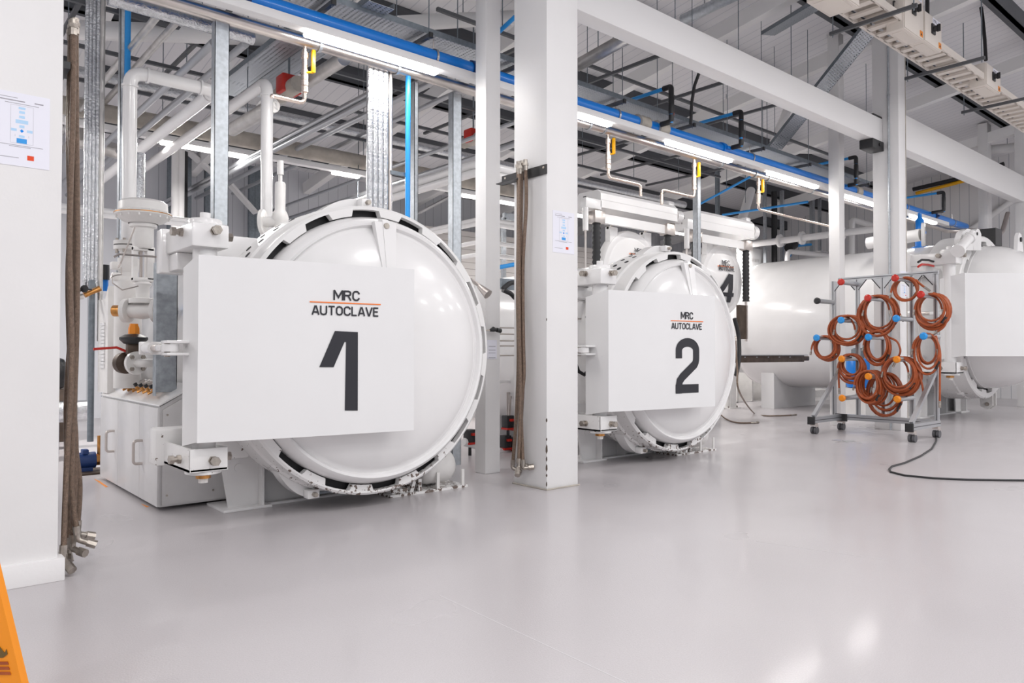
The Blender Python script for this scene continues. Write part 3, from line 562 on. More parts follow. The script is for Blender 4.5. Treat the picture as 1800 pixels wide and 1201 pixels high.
# ================================================================ POSTS AND RISERS BETWEEN THE AUTOCLAVES
def post(px,pw,Y,ytop,label,m='galv',z0=0,dark=True):
    x=xat(px,Y,300); w=pw; z1=at(px,ytop,Y=Y).z if ytop is not None else ZS-.05
    t=thing('strut_post',(x,Y,z0),label,'post'); MB().box((x-w/2,Y-.03,z0),(x+w/2,Y-.026,z1)).box((x-w/2,Y-.03,z0),(x-w/2+.005,Y+.06,z1)).box((x+w/2-.005,Y-.03,z0),(x+w/2,Y+.06,z1)).build('channel',m,t)
    return t
post(387,.125,6.62,None,'wide galvanised post rising to the steel pipe at upper left',z0=2.03)
post(801,.12,6.7,None,'wide galvanised post left of the narrow column')
post(217,.09,8.45,-20,'galvanised post alongside the thin blue upright pipe at left')
post(729,.05,6.7,None,'narrow galvanised post beside the blue upright pipe behind autoclave 1')
post(1226,.09,7.0,None,'slotted galvanised post between the two door hoists')
post(1262,.06,9.6,300,'dark slotted post behind the second door hoist','galvd')
post(1345,.045,10.9,320,'thin pale post left of the black cable post')
post(1375,.09,11.0,335,'galvanised post holding the black cable bundle')
post(1428,.16,10.9,345,'wide slotted galvanised post above the plain vessel')
post(1441,.06,11.0,345,'narrow slotted galvanised post above the plain vessel')
pipe('cable_bundle','black bundle of cables running up beside the galvanised post','cable',[V((at(1361,520,Y=10.9).x,10.9,0)),at(1361,337,Y=10.9)],.08,'dark')
pipe('blue_riser','thin blue upright pipe at the far left','pipe',[(xat(224.5,8.42,60),8.42,1.9),(xat(224.5,8.42,60),8.42,6.3)],.03,'sky')
pipe('blue_riser','bright blue upright pipe behind autoclave 1','pipe',[(xat(717,6.6,250),6.6,1.9),(xat(717,6.6,250),6.6,ZS)],.028,'sky')
G='foil lagged risers behind autoclave 1'
for px in (650,659,668,677): x=xat(px,6.66,250); tag(MB().tube([(x,6.66,2.2),(x,6.66,ZS-.03)],.035,12).build('foil_riser','foil'),'crinkled silver foil upright pipe behind autoclave 1','pipe',G)
pipe('steel_riser','plain steel upright pipe right of the foil pipes','pipe',[(xat(686,6.66,250),6.66,2.2),(xat(686,6.66,250),6.66,ZS-.03)],.022,'steel')
x0,x1=xat(684,6.66,310),xat(714,6.66,310); tag(MB().box((x0,6.62,at(700,310,Y=6.66).z),(x1,6.65,at(700,310,Y=6.66).z+.04)).build('pipe_bracket','galvd'),'short bracket tying the steel riser to the blue upright','bracket')
# --- two long white pipes with elbows
xv=1.74; zt=at(300,142,Y=7.5).z; x2=xat(378,7.5,160)
t=thing('white_pipe',(xv,7.5,1.9),'white pipe rising at left, turning right and then away to the rear','pipe')
MB().tube([(xv,7.5,2.30),(xv,7.5,zt),(x2,7.5,zt),(x2,13.5,zt)],.062,18,.13).build('pipe','white',t)
for c,ax in (((xv,7.5,zt-.14),(0,0,1)),((xv+.15,7.5,zt),(1,0,0)),((x2-.14,7.5,zt),(1,0,0)),((x2,7.66,zt),(0,1,0))): ringclamp(MB(),c,.062,ax,.02).build('joint','white',t)
x3=3.05; z3=at(463,142,Y=7.5).z
t=thing('white_pipe',(x3,7.5,2.4),'white pipe rising from the safety valve on autoclave 1 and running to the rear','pipe')
MB().tube([(x3,7.5,2.42),(x3,7.5,z3),(x3,13.5,z3)],.062,18,.13).build('pipe','white',t)
ringclamp(MB(),(x3,7.5,z3-.15),.062,(0,0,1),.02).build('joint','white',t)
for px,py in ((838,288),(838,303)):
    p=at(px,py,Y=7.4); pipe('white_pipe','white pipe passing behind the narrow column and running rearward, '+('upper' if py<295 else 'lower')+' of the pair','pipe',[p+V((.9,0,0)),p,V((p.x,12.5,p.z))],.055,'white',fil=.12,hang=.7)
for py,Y in ((385,9.5),(392,9.5),(425,9.8),(447,9.8)):
    p=at(845,py,Y=Y); tag(MB().tube([p+V((1.5,0,0)),V((p.x,p.y,p.z)),V((p.x,13.5,p.z))],.04,12,.1).build('white_pipe','white'),'slim white pipe above the tank roof seen beside the narrow column','pipe','slim white pipes beside the narrow column')
for y0 in (369,376): p=at(100,y0-7,Y=9.5); q=at(345,y0+40,Y=9.5); tag(MB().tube([p,V((q.x,p.y,p.z))],.035,12).build('white_pipe','white'),'slim white pipe running level behind the round diaphragm valve','pipe','slim white pipes behind the diaphragm valve')
# safety valve on autoclave 1
c=V((x3,7.15,2.46)); t=thing('safety_valve',c,'cream safety valve standing on top of autoclave 1','valve')
MB().lathe([(.0,0),(.11,.0),(.11,.03),(.06,.05),(.075,.12),(.085,.16),(.07,.21),(.052,.24),(.052,.5),(.045,.52),(.02,.53),(.02,.6),(.032,.6),(.032,.74),(0,.745)],c,(0,0,1),24).build('body','casting',t)
MB().tube([c+V((-.02,.0,.12)),c+V((-.12,.1,.12))],.055,16).lathe([(0,.0),(.125,.0),(.125,.035),(0,.035)],c+V((-.12,.1,.12)),(-.77,.64,0),28).build('flange','casting',t)
# roller shutter and rear clutter
tag(MB().box((9.2,14.6,.0),(17,14.7,4.3)).build('roller_shutter','shutter'),'cream roller shutter with thin horizontal slats behind the autoclaves','shutter')
for px,yt,lb in ((308,268,'left'),(318,268,'right')): p=at(px,300,Y=13); tag(MB().tube([(p.x,13,.0),(p.x,13,4.7)],.06,12).build('white_upright','column'),'white upright pipe against the rear wall','pipe','white upright pipes on the rear wall')
p=at(316,300,Y=13.2); tag(MB().tube([(p.x,13.2,0),(p.x,13.2,4.7)],.13,12).build('cable_bundle','dark'),'black upright cable bundle on the rear wall','cable')
for px in (330,365,452,442,300): p=at(px,330,Y=15.7); tag(MB().box((p.x-.06,15.65,0),(p.x+.06,15.75,5.3)).build('wall_channel','galvd'),'slotted steel upright fixed to the rear wall','strut','slotted uprights on the rear wall')
for (a,b) in (((325,262),(375,305)),((405,325),(450,375)),((820,330),(735,375))): tag(MB().bar(at(*a,Y=15.2),at(*b,Y=15.2),.22,.05).build('wall_brace','column'),'white flat diagonal brace on the rear wall, '+{325:'under the far light strip',405:'lower, behind the galvanised post',820:'right of the blue upright pipe'}[a[0]],'brace')
pipe('foil_riser','foil upright pipe behind the round diaphragm valve','pipe',[at(243,395,Y=9.5),at(243,270,Y=9.5)],.075,'foil')
# ================================================================ LEFT PLANT BESIDE AUTOCLAVE 1
t=thing('control_cabinet',(2.0,7.2,0),'low light grey cabinet with sloping top and two steel handles, left of autoclave 1','cabinet')
prof=[(1.69,.03),(1.69,.825),(1.95,.975),(2.0,.9),(2.06,.7),(2.2,.5),(2.5,.38),(2.5,.03)]
MB().prism([(x,6.25,z) for x,z in prof],(0,1.98,0)).build('body','greybox',t)
MB().prism([(x,6.235,z) for x,z in ((1.705,.045),(1.705,.80),(1.93,.93),(1.985,.88),(2.05,.68),(2.2,.48),(2.48,.37),(2.48,.045))],(0,.013,0)).build('end_panel','greybox',t)
b=MB(); b.prism([(1.675,6.225,.83),(1.675,6.225,.842),(1.955,6.225,1.0),(1.955,6.225,.985)],(0,2.02,0)); b.build('sloping_top','white',t)
ys=[6.235,yat(249,1.68),yat(211,1.68),8.22]
for k in range(3):
    d=MB().box((1.668,ys[k]+.004,.035),(1.688,ys[k+1]-.004,.815),.002).build('door','greybox',t)
    if k<2:
        pxg=(236,188)[k]; y=yat(pxg,1.60); z0=at(pxg,(817,795)[k],X=1.60).z; z1=at(pxg,(776,759)[k],X=1.60).z
        MB().tube([(1.675,y,z0),(1.60,y,z0),(1.60,y,z1),(1.675,y,z1)],.012,10,.03).build('handle','steel',d)
for x,z in ((1.74,.12),(1.74,.5),(1.74,.76),(2.1,.12),(1.9,.86)): MB().tube([(x,6.236,z),(x,6.228,z)],.008,8).build('screw','bolt',t)
for k in range(6):
    y=6.75+k*.17; z=.842+(1.80-1.675)*.57; p=V((1.78,y,.905)); v=thing('gauge_valve',p,'small needle valve, one of six lined up on the sloping cabinet top','valve','needle valves on the sloping cabinet top')
    MB().tube([p+V((0,0,0)),p+V((-.02,0,.045))],.014,8).tube([p+V((-.055,0,.0)),p+V((.05,0,.055))],.010,8).build('valve_body','brass',v)
    MB().tube([p+V((.01,0,.06)),p+V((.09,.0,.10))],.013,8).build('stem','steel',v); MB().tube([p+V((-.02,.0,.05)),p+V((-.035,0,.075))],.017,10).build('knob','black',v)
p=V((1.83,6.63,.93)); tag(MB().box(p+V((-.05,-.04,0)),p+V((.07,.04,.035)),.01,rz=.4).build('steel_bracket','bolt'),'small rusty steel bracket lying on the sloping cabinet top by the galvanised upright','bracket')
# upright galvanised channel on the cabinet
x=xat(291,6.5,560); t=thing('strut_post',(x,6.5,.95),'wide dull galvanised channel standing on the sloping cabinet top','post')
MB().box((x-.075,6.47,.93),(x+.085,6.475,2.0)).box((x-.08,6.47,.9),(x-.075,6.56,2.0)).box((x+.08,6.47,.98),(x+.085,6.56,2.0)).build('channel','galvm',t)
# louvred casing
X0=1.68; ya=yat(189,X0); yb=yat(172,X0); xr=xat(203,ya); zb,zt0,zt1=.02,at(172,528,X=X0).z,at(189,503,X=X0).z
t=thing('louvred_casing',(1.75,ya+.3,0),'tall white sheet casing with a column of louvres behind the low cabinet','casing')
MB().prism([(X0,ya,.86),(X0,yb,.86),(X0,yb,zt0),(X0,ya+.12,zt1-.12),(X0,ya,zt1)],(xr-X0,0,0)).build('body','casting',t)
for k in range(13): z=at(180,573+k*6.2,X=X0).z; y=yat(181,X0); MB().prism([(X0,y-.09,z),(X0,y+.09,z),(X0,y+.09,z+.03),(X0,y-.09,z+.03)],(-.012,0,0)).build('louvre','white',t)
# valve stack under the tall white pipe
c=V((1.74,7.5,0)); t=thing('separator_column',(1.74,7.5,.9),'grey-white upright vessel with a bolted flange under the tall white pipe','vessel')
MB().lathe([(.0,.93),(.115,.93),(.115,1.92),(.08,1.96),(.08,2.0)],c,(0,0,1),28).build('body','casting',t)
MB().lathe([(.08,2.0),(.09,2.02),(.09,2.13),(.07,2.14),(.07,2.2),(.125,2.21),(.125,2.245),(.0,2.245)],c,(0,0,1),28).build('flange','casting',t)
MB().lathe([(.12,2.247),(.12,2.253)],c,(0,0,1),28).build('gasket_and_shade','slot',t); MB().lathe([(0,2.255),(.125,2.255),(.125,2.29),(.07,2.30)],c,(0,0,1),28).build('flange','casting',t)
for k in range(8): a=k*PI/4+.2; MB().tube([c+V((.105*math.cos(a),.105*math.sin(a),2.18)),c+V((.105*math.cos(a),.105*math.sin(a),2.31))],.013,6).build('flange_bolt','bolt',t)
for dx,z in ((-.12,2.02),(-.11,1.92)): MB().box(c+V((dx-.03,-.06,z)),c+V((dx+.06,.03,z+.07)),.01).build('side_fitting','casting',t)
# diaphragm valve
c=V((1.74,7.0,0)); z=lambda y:1.25+(620-y)*.004985
t=thing('diaphragm_valve',(1.74,7.0,1.5),'cream control valve with a wide round diaphragm housing on top','valve')
MB().lathe([(0,z(347)),(.04,z(348)),(.045,z(351)),(.17,z(352)),(.195,z(356)),(.20,z(370)),(.23,z(374)),(.23,z(378)),(.17,z(388)),(.12,z(392))],c,(0,0,1),40).build('diaphragm_housing','casting',t)
MB().lathe([(.233,z(374.6)),(.233,z(376))],c,(0,0,1),40).build('seam','brass',t)
for k in range(16): a=k*PI/8; MB().tube([c+V((.215*math.cos(a),.215*math.sin(a),z(383))),c+V((.215*math.cos(a),.215*math.sin(a),z(371)))],.009,6).build('rim_bolt','casting',t)
MB().lathe([(.11,z(392)),(.11,z(398)),(.085,z(400)),(.085,z(432)),(.07,z(436))],c,(0,0,1),28).build('spring_case','casting',t)
b=MB(); b.box(c+V((-.085,-.03,z(492))),c+V((-.05,.03,z(434)))); b.box(c+V((.02,-.05,z(492))),c+V((.085,.05,z(434))),.01); b.box(c+V((-.085,-.05,z(440))),c+V((.085,.05,z(433))),.005); b.box(c+V((-.085,-.05,z(494))),c+V((.085,.05,z(487))),.005); b.build('yoke','casting',t)
MB().tube([c+V((-.015,0,z(490))),c+V((-.015,0,z(436)))],.012,8).build('stem','steel',t)
MB().lathe([(.06,z(494)),(.075,z(498)),(.055,z(504)),(.055,z(522)),(.11,z(524)),(.11,z(532)),(.06,z(533))],c,(0,0,1),28).build('bonnet','casting',t)
ax=V((.72,-.69,0)); cc=c+V((0,0,z(545))); b=MB(); b.lathe([(0,-.16),(.105,-.16),(.105,-.12),(.06,-.11),(.075,0),(.06,.1),(.105,.11),(.105,.145),(.0,.145)],cc,ax,28); b.build('valve_body','casting',t)
s_=ax.cross(V((0,0,1)))
for h in (-.165,.148):
    for k in range(4): a=k*PI/2+PI/4; p=cc+ax*h+s_*(.082*math.cos(a))+V((0,0,.082*math.sin(a))); MB().tube([p,p+ax*.02],.018,6).build('flange_bolt','bolt',t)
MB().tube([cc+ax*.145,cc+ax*.30],.055,16).build('outlet_lagging','foil',t); MB().tube([cc-ax*.16,cc-ax*.26],.05,16).build('inlet_pipe','brass',t)
MB().tube([at(237,400,Y=6.8),at(212,463,Y=6.8),at(208,470,Y=6.9)],.007,6).tube([at(200,452,Y=6.85),at(210,447,Y=6.85),at(277,452,Y=6.85)],.01,6).build('impulse_tube','steel',t)
MB().tube([at(213,470,Y=6.8)]+[at(212+22*math.cos(a),497+14*math.sin(a),Y=6.8) for a in [k*.35-2.2 for k in range(-1,3)][::-1]]+[at(197,480,Y=6.8),at(198,498,Y=6.8),at(215,510,Y=6.8),at(243,503,Y=6.8)],.006,6).build('coiled_capillary','steel',t)
# black and yellow actuated valve
c=V((1.66,6.95,0)); z=lambda y:1.25+(620-y)*.00492
t=thing('actuated_valve',(1.66,6.95,1.05),'valve with a yellow cap, black dish and bolted round flange, below the diaphragm valve','valve')
MB().lathe([(0,z(568)),(.034,z(568)),(.036,z(571)),(.045,z(576)),(.047,z(586)),(0,z(586))],c,(0,0,1),6).build('cap','orange',t)
MB().lathe([(0,z(586)),(.07,z(587)),(.115,z(592)),(.115,z(596)),(.08,z(603)),(.06,z(604)),(.0,z(604))],c,(0,0,1),12).build('dish','black',t)
MB().box(c+V((-.055,-.04,z(622))),c+V((.055,.04,z(603))),.008).build('mounting_block','rack',t)
ax=V((.35,-.94,0)); s_=ax.cross(V((0,0,1))); cc=c+V((0,0,z(637)))
MB().lathe([(.0,-.16),(.09,-.16),(.095,-.1),(.055,-.08),(.06,-.02),(.055,.02)],cc,ax,28).build('valve_body','rack',t)
MB().lathe([(0,.02),(.1,.02),(.1,.05),(.0,.05)],cc,ax,32).build('flange','casting',t)
for k in range(4): a=k*PI/2+PI/4; p=cc+ax*.05+s_*(.072*math.cos(a))+V((0,0,.072*math.sin(a))); MB().tube([p,p+ax*.016],.018,6).build('flange_bolt','bolt',t)
MB().tube([cc+ax*.05,cc+ax*.12,cc+ax*.12+V((.28,.1,0))],.036,16,.05).build('outlet_pipe','casting',t)
pipe('valve_lever','long red lever sticking out to the left below the black dish','lever',[at(164,614,Y=7),at(205,611,Y=7),at(222,618,Y=7.0)],.011,'red')
# lagged risers at far left
YG=8.55; G='foil lagged uprights at the far left'
for px,y1 in ((151,505),(157,508),(163.5,735),(170.5,515)): x=xat(px,YG,300); tag(MB().tube([(x,YG,at(px,y1,Y=YG).z),(x,YG,6.4)],.022,10).build('foil_riser','foil'),'thin foil wrapped upright pipe beside the left pier','pipe',G)
x=xat(178,YG,300); pipe('steel_riser','plain dull upright pipe right of the foil pipes at the far left','pipe',[(x,YG,at(178,600,Y=YG).z),(x,YG,6.4)],.026,'lag')
x=xat(160,8.5,650); pipe('grey_riser','grey pipe with a bend running down to the blue pump','pipe',[(x,8.5,.35),(x,8.5,1.45),(x+.0,8.5,2.0)],.03,'galvd')
t=thing('brass_valve',at(160,512,Y=8.4),'brass valves with two black handwheels at the foot of the foil pipes','valve')
MB().tube([at(148,519,Y=8.4),at(160,514,Y=8.4),at(176,507,Y=8.4)],[.03,.025,.03],10).build('valve_body','brass',t)
for px,py in ((136,510),(149,508)): p=at(px,py,Y=8.3); MB().lathe([(0,0),(.035,0),(.04,.01),(.035,.02),(0,.02)],p,(-.5,-.8,0),9).tube([p,p+V((.07,.06,0))],.008,6).build('handwheel','black',t)
MB().tube([at(120,523,Y=8.4),at(146,521,Y=8.4)],.03,12).build('side_pipe','lag',t)
pipe('blue_riser','short blue pipe with a black coupling behind the foil pipes','pipe',[at(184,512,Y=8.7),at(184,472,Y=8.7)],.035,'blue'); 
pipe('pipe_coupling','black coupling on the short blue pipe at the far left','coupling',[at(184,492,Y=8.66),at(184,466,Y=8.66)],.045,'black')
t=thing('pump',(1.55,8.75,0),'small dark blue water pump on the floor at the foot of the pipes at left','pump')
p=at(158,782,Y=8.75); MB().box((p.x-.16,8.55,0),(p.x+.18,8.95,.02)).build('base_plate','rack',t)
MB().tube([(p.x-.12,8.75,.13),(p.x+.05,8.75,.13)],.085,18).box((p.x-.08,8.7,.02),(p.x+.02,8.8,.06)).box((p.x-.08,8.68,.2),(p.x-.02,8.78,.25),.01).build('motor','blued',t); MB().tube([(p.x+.05,8.75,.13),(p.x+.13,8.75,.13)],.06,16).tube([(p.x+.09,8.75,.15),(p.x+.09,8.75,.38)],.022,10).tube([(p.x+.1,8.74,.12),(p.x+.2,8.6,.09)],.03,10).build('pump_head','brass',t)
# rear clutter left
tag(MB().box((.9,12.0,.75),(2.0,12.8,1.18),.06).build('plastic_wrapped_stack','bag'),'black plastic wrapped stack behind the far left pipes','stack')
tag(MB().box((.9,12.0,0),(2.1,12.9,.74),.02).build('steel_crate','rack'),'dark crate under the black wrapped stack','crate')
tag(MB().tube([(.8,11.2,.48),(2.1,11.2,.48)],.14,16).build('lagged_tank','foil'),'foil wrapped horizontal pipe low behind the far left pipes','pipe')
tag(MB().lathe([(0,0),(.22,0),(.25,.05),(.25,.5),(.2,.58),(0,.6)],(1.38,10.2,.0),(0,0,1),24).build('drum','blued'),'dark blue drum partly behind the left pier','drum')
# ================================================================ HANGING BRAIDED HOSES
def fitting(b,p,d,k=1.0):
    d=V(d).normalized(); b.tube([p,p+d*.05*k],.022*k,8); b.tube([p+d*.045*k,p+d*.07*k],.027*k,6); b.tube([p+d*.065*k,p+d*.10*k],.02*k,10)
def hosething(pts,r,label,group,top=True,bend=None,cat='hose'):
    t=thing('braided_hose',pts[0],label,cat,group)
    n=[];  # smooth through the points
    P=[V(p) for p in pts]
    for i in range(len(P)-1):
        p0=P[max(i-1,0)];p1=P[i];p2=P[i+1];p3=P[min(i+2,len(P)-1)]
        for k in range(8): u=k/8; n.append(.5*((2*p1)+(p2-p0)*u+(2*p0-5*p1+4*p2-p3)*u*u+(3*p1-p0-3*p2+p3)*u**3))
    n.append(P[-1]); MB().tube(n,r,10).build('hose','braid',t)
    b=MB(); fitting(b,n[0],n[0]-n[1],r/.017); b.build('upper_fitting','bolt',t)
    b=MB(); d=(n[-1]-n[-2]).normalized(); 
    b.tube([n[-1],n[-1]+d*.05],r*1.35,8); e=n[-1]+d*.05; f=V(bend or (.0,-.6,-.8)).normalized(); b.tube([e,e+d*.03,e+d*.03+f*.07],r*1.15,10,.03); b.tube([e+d*.03+f*.05,e+d*.03+f*.10],r*1.6,8); b.build('lower_fitting','bolt',t)
G='braided hoses hanging on the right side of the left pier'
tag(MB().box((.757,4.78,at(122,75,X=.78).z-.12),(.80,5.1,at(122,75,X=.78).z-.08)).build('hose_bracket','black'),'black bracket at the top of the left pier holding braided hoses','bracket')
for k,(ox,pth) in enumerate(((.81,[(129,62),(128,200),(122,420),(126,640),(118,800),(112,958)]),(.83,[(133,60),(134,220),(136,420),(134,600),(128,760),(126,860),(134,925)]),(.85,[(126,64),(124,250),(130,450),(124,650),(133,780),(128,940)]),(.86,[(131,64),(131,300),(120,480),(125,700),(124,860),(121,945)]),(.82,[(124,72),(121,260),(127,520),(117,700),(119,850),(117,935)]),(.87,[(130,66),(128,260),(124,540),(132,620),(131,760),(140,850),(137,915)]))):
    hosething([at(x,y,Y=4.80+.05*k) for x,y in pth],.0155,'brown-grey braided steel hose hanging down the left pier',G,bend=((.3,-.7,-.5),(.9,-.3,-.4),(.5,-.8,-.2),(-.2,-.9,-.4),(.1,-.5,-.9),(.9,.1,-.3))[k])
G='braided hoses hanging on the left face of the centre column'
Xh=4.58
p=at(962,297,X=4.636); q=at(913,312,X=4.636); t=thing('hose_rack',(4.62,(p.y+q.y)/2,p.z),'black slotted bar bolted to the left face of the centre column, holding hose ends','rack')
MB().box((4.624,p.y,p.z-.045),(4.636,q.y+.25,p.z+.045)).box((4.55,q.y-.10,p.z-.045),(4.636,q.y+.25,p.z-.037)).build('bar','black',t)
for yy in (p.y+.04,q.y+.2): MB().tube([(4.622,yy,p.z+.02),(4.628,yy,p.z+.02)],.012,8).build('bolt','bolt',t)
for k,(pth) in enumerate(([(911,303),(911,400),(910,520),(911,640),(907,740),(902,808)],[(917,302),(916,380),(914,520),(920,640),(915,760),(914,806)],[(924,300),(925,360),(919,470),(920,600),(921,660),(916,720),(919,808)],[(914,306),(913,420),(913,560),(915,680),(912,806)])):
    hosething([at(x,y,X=4.60-.03*k) for x,y in pth],.0175,'brown-grey braided steel hose hanging by the centre column',G,bend=((.2,-.4,-.2),(.9,-.4,0),(.8,-.5,.1),(-.6,-.5,-.7))[k])
# floor hoses
hosething([at(1293,600,Y=6.0),at(1296,650,Y=5.9),at(1300,690,Y=5.85)]+[at(x,y,Z=.015) for x,y in ((1325,726),(1345,731),(1370,731),(1390,730))],.013,'thin braided hose trailing from autoclave 2 onto the floor, longer one',None,bend=(1,0,0))
hosething([at(1262,724,Z=.10),at(1275,736,Z=.02)]+[at(x,y,Z=.015) for x,y in ((1295,743),(1320,743.5))],.014,'short braided hose end lying on the floor right of autoclave 2',None,bend=(1,0,0))
pipe('cable','thin black cable curling across the floor from the hose trolley','cable',[at(x,y,Z=.009) for x,y in ((1646,765),(1646,775),(1638,789),(1618,802),(1590,814),(1568,820),(1563,825),(1566,830),(1590,836),(1640,841),(1700,843.5),(1760,844.5),(1830,845))],.011,'dark')
tag(MB().tube([at(1291,560,Y=6.1),at(1299,590,Y=6.1),at(1300,630,Y=6.05),at(1294,660,Y=6.0)],.03,10,.3).build('loose_hose','dark'),'black hose curving down behind the right edge of autoclave 2','hose')
# ================================================================ POSTERS
def poster(label,Y,tl,tr,bl,small=False):
    A,B_,C_=at(*tl,Y=Y),at(*tr,Y=Y),at(*bl,Y=Y); w=B_.x-A.x; h=A.z-C_.z
    t=thing('poster',(A.x+w/2,Y,C_.z),label,'poster'); fn=lambda u,v,d=0:(A.x+u*w,Y-.003-d,A.z-v*h)
    MB().box((A.x,Y-.003,A.z-h),(A.x+w,Y-.0005,A.z)).build('sheet','paper',t)
    def rect(b,u0,u1,v0,v1,d=.0006): b.prism([fn(u0,v0,d),fn(u1,v0,d),fn(u1,v1,d),fn(u0,v1,d)],(0,.0004,0))
    b=MB()
    for u0,u1,v,th in ((.1,.42,.07,.007),(.1,.55,.105,.014),(.2,.8,.145,.007),(.72,.88,.10,.016),(.1,.88,.715,.007),(.28,.66,.733,.007),(.08,.45,.885,.008)): rect(b,u0,u1,v,v+th)
    b.build('print_lines','pgrey',t)
    b=MB()
    for u0,u1,v0,v1 in ((.3,.303,.17,.69),(.7,.703,.17,.69),(.3,.7,.17,.172),(.3,.7,.69,.692),(.38,.383,.57,.6),(.62,.623,.57,.6)): rect(b,u0,u1,v0,v1)
    b.build('chart_frame','pgrey',t)
    for u,v,wd,hh in ((.5,.205,.12,.03),(.5,.26,.1,.035),(.5,.325,.1,.035),(.5,.39,.22,.05),(.5,.455,.09,.035),(.36,.51,.1,.035),(.64,.51,.1,.035),(.5,.59,.1,.03)):
        b=MB(); rect(b,u-wd/2,u+wd/2,v-hh/2,v+hh/2); b.build('chart_box','pblue',t)
    b=MB(); rect(b,.41,.59,.62,.685); b.build('chart_box','sky',t)
    b=MB(); b.prism([fn(.5,.49,.0006),fn(.535,.515,.0006),fn(.5,.54,.0006),fn(.465,.515,.0006)],(0,.0004,0)); b.build('chart_diamond','pblue2',t)
    b=MB(); rect(b,.60,.72,.84,.905); b.build('logo_block','pred',t)
poster('white flow-chart poster taped to the left pier at the picture edge',4.72,(-12,155),(88,173),(-12,286))
poster('white flow-chart poster on the right face of the centre column',4.913,(971.5,369),(1009,376),(971.5,443))
poster('small flow-chart poster on the broad right column, behind the hoses',4.97,(1583,499),(1596,501),(1583,521))
t=thing('notice_label',at(1590,481,Y=4.97),'small paper label on the broad right column just above the trolley rail','label'); a=at(1583,476,Y=4.969); q=at(1596,486,Y=4.969); MB().box((a.x,4.967,q.z),(q.x,4.9695,a.z)).build('sheet','paper',t)
# ================================================================ CENTRE GAP
p=at(855,505,Y=5.6); MB().tube([at(828,492,Y=5.85),at(846,505,Y=5.7)],.02,8).tube([at(842,503,Y=5.7),at(858,518,Y=5.6)],[.025,.05],14).build('steel_handle','steel',ac1)
o=MB().tube([at(830,581,Y=5.9),at(864,581,Y=5.9)],.008,8).build('lever','bolt',ac1); (MB().tube([at(861,581,Y=5.9),at(867,579,Y=5.9),at(872,580,Y=5.9)],[.012,.028,.018],10).tube([at(873,580,Y=5.9),at(880,582,Y=5.9)],.024,10).build('lever_grip','black',o))
a,q=at(856,598,Y=5.968),at(873,631,Y=5.968); t=thing('warning_label',((a.x+q.x)/2,5.967,q.z),'white paper safety notice on the narrow column right of autoclave 1','label'); MB().box((a.x,5.964,q.z),(q.x,5.9685,a.z)).build('sheet','paper',t)
b=MB(); 
for v in (.35,.55,.7,.95): b.box((a.x+.02,5.963,a.z-(a.z-q.z)*v),(q.x-.02,5.9645,a.z-(a.z-q.z)*v+.006))
b.build('print_lines','pgrey',t)
for k,y in enumerate((576,587,599,608,625)): p=at(870,y,Y=6.55); q=at(925,y+1,Y=6.55); tag(MB().tube([p,V((q.x,6.55,p.z))],.009,8).build('impulse_pipe','steel'),'thin level steel tube in the gap beside the centre column','pipe','thin level steel tubes in the gap beside the centre column')
t=thing('valve_manifold',(at(895,780,Y=7.2).x,7.2,0),'rear pipe manifold with red and black valves in the gap left of the centre column','manifold')
MB().tube([at(815,777,Y=7.2),at(930,808,Y=7.2)],.05,14).build('header_pipe','white',t)
for px,py in ((826,765),(888,775),(893,740),(907,742),(903,778)):
    c=at(px,py,Y=7.2); v=MB().box(c-V((.06,.06,.09)),c+V((.06,.06,.07)),.01).tube([c+V((0,0,-.3)),c],.02,8).build('valve_body','black',t); MB().box(c+V((-.065,-.07,-.11)),c+V((.065,.06,-.085))).build('red_band','red',v); MB().box(c+V((-.03,-.1,.0)),c+V((.03,-.06,.03))).build('red_knob','red',v); 
MB().tube([at(893,690,Y=7.2),at(893,740,Y=7.2)],.02,8).tube([at(905,690,Y=7.2),at(898,690,Y=7.2),at(895,760,Y=7.2)],.012,8).build('riser','steel',t)
MB().box(at(878,674,Y=7.1),at(912,668,Y=7.14)).build('cover_bar','white',t)
t=pipe('blue_air_pipe','short blue pipe crossing the gap just left of the centre column','pipe',[at(878,470,Y=7.6),at(915,463,Y=7.6)],.03,'sky')
t=tag(MB().box(at(882,508,Y=6.8),at(913,493,Y=6.86)).build('support_bar','galvd'),'galvanised bar crossing the gap left of the centre column','bar')
t=tag(MB().tube([at(884,508,Y=6.7),at(897,497,Y=6.7),at(909,497,Y=6.7)],.03,10,.05).tube([at(884,510,Y=6.7),at(898,516,Y=6.7),at(905,524,Y=6.7)],.028,10,.05).build('flexible_hose','dark'),'black rubber hoses in front of the galvanised bar left of the centre column','hose')
t=thing('pipe_rack',(at(886,460,Y=10).x,10,0),'grey steel frame behind the gap left of the centre column','rack'); MB().box(at(885,700,Y=10)+V((-.04,-.03,0)),at(885,383,Y=10)+V((.04,.03,0))).box(at(885,386,Y=10)-V((0,.03,0)),at(925,381,Y=10)+V((0,.03,0))).build('frame','galv',t)
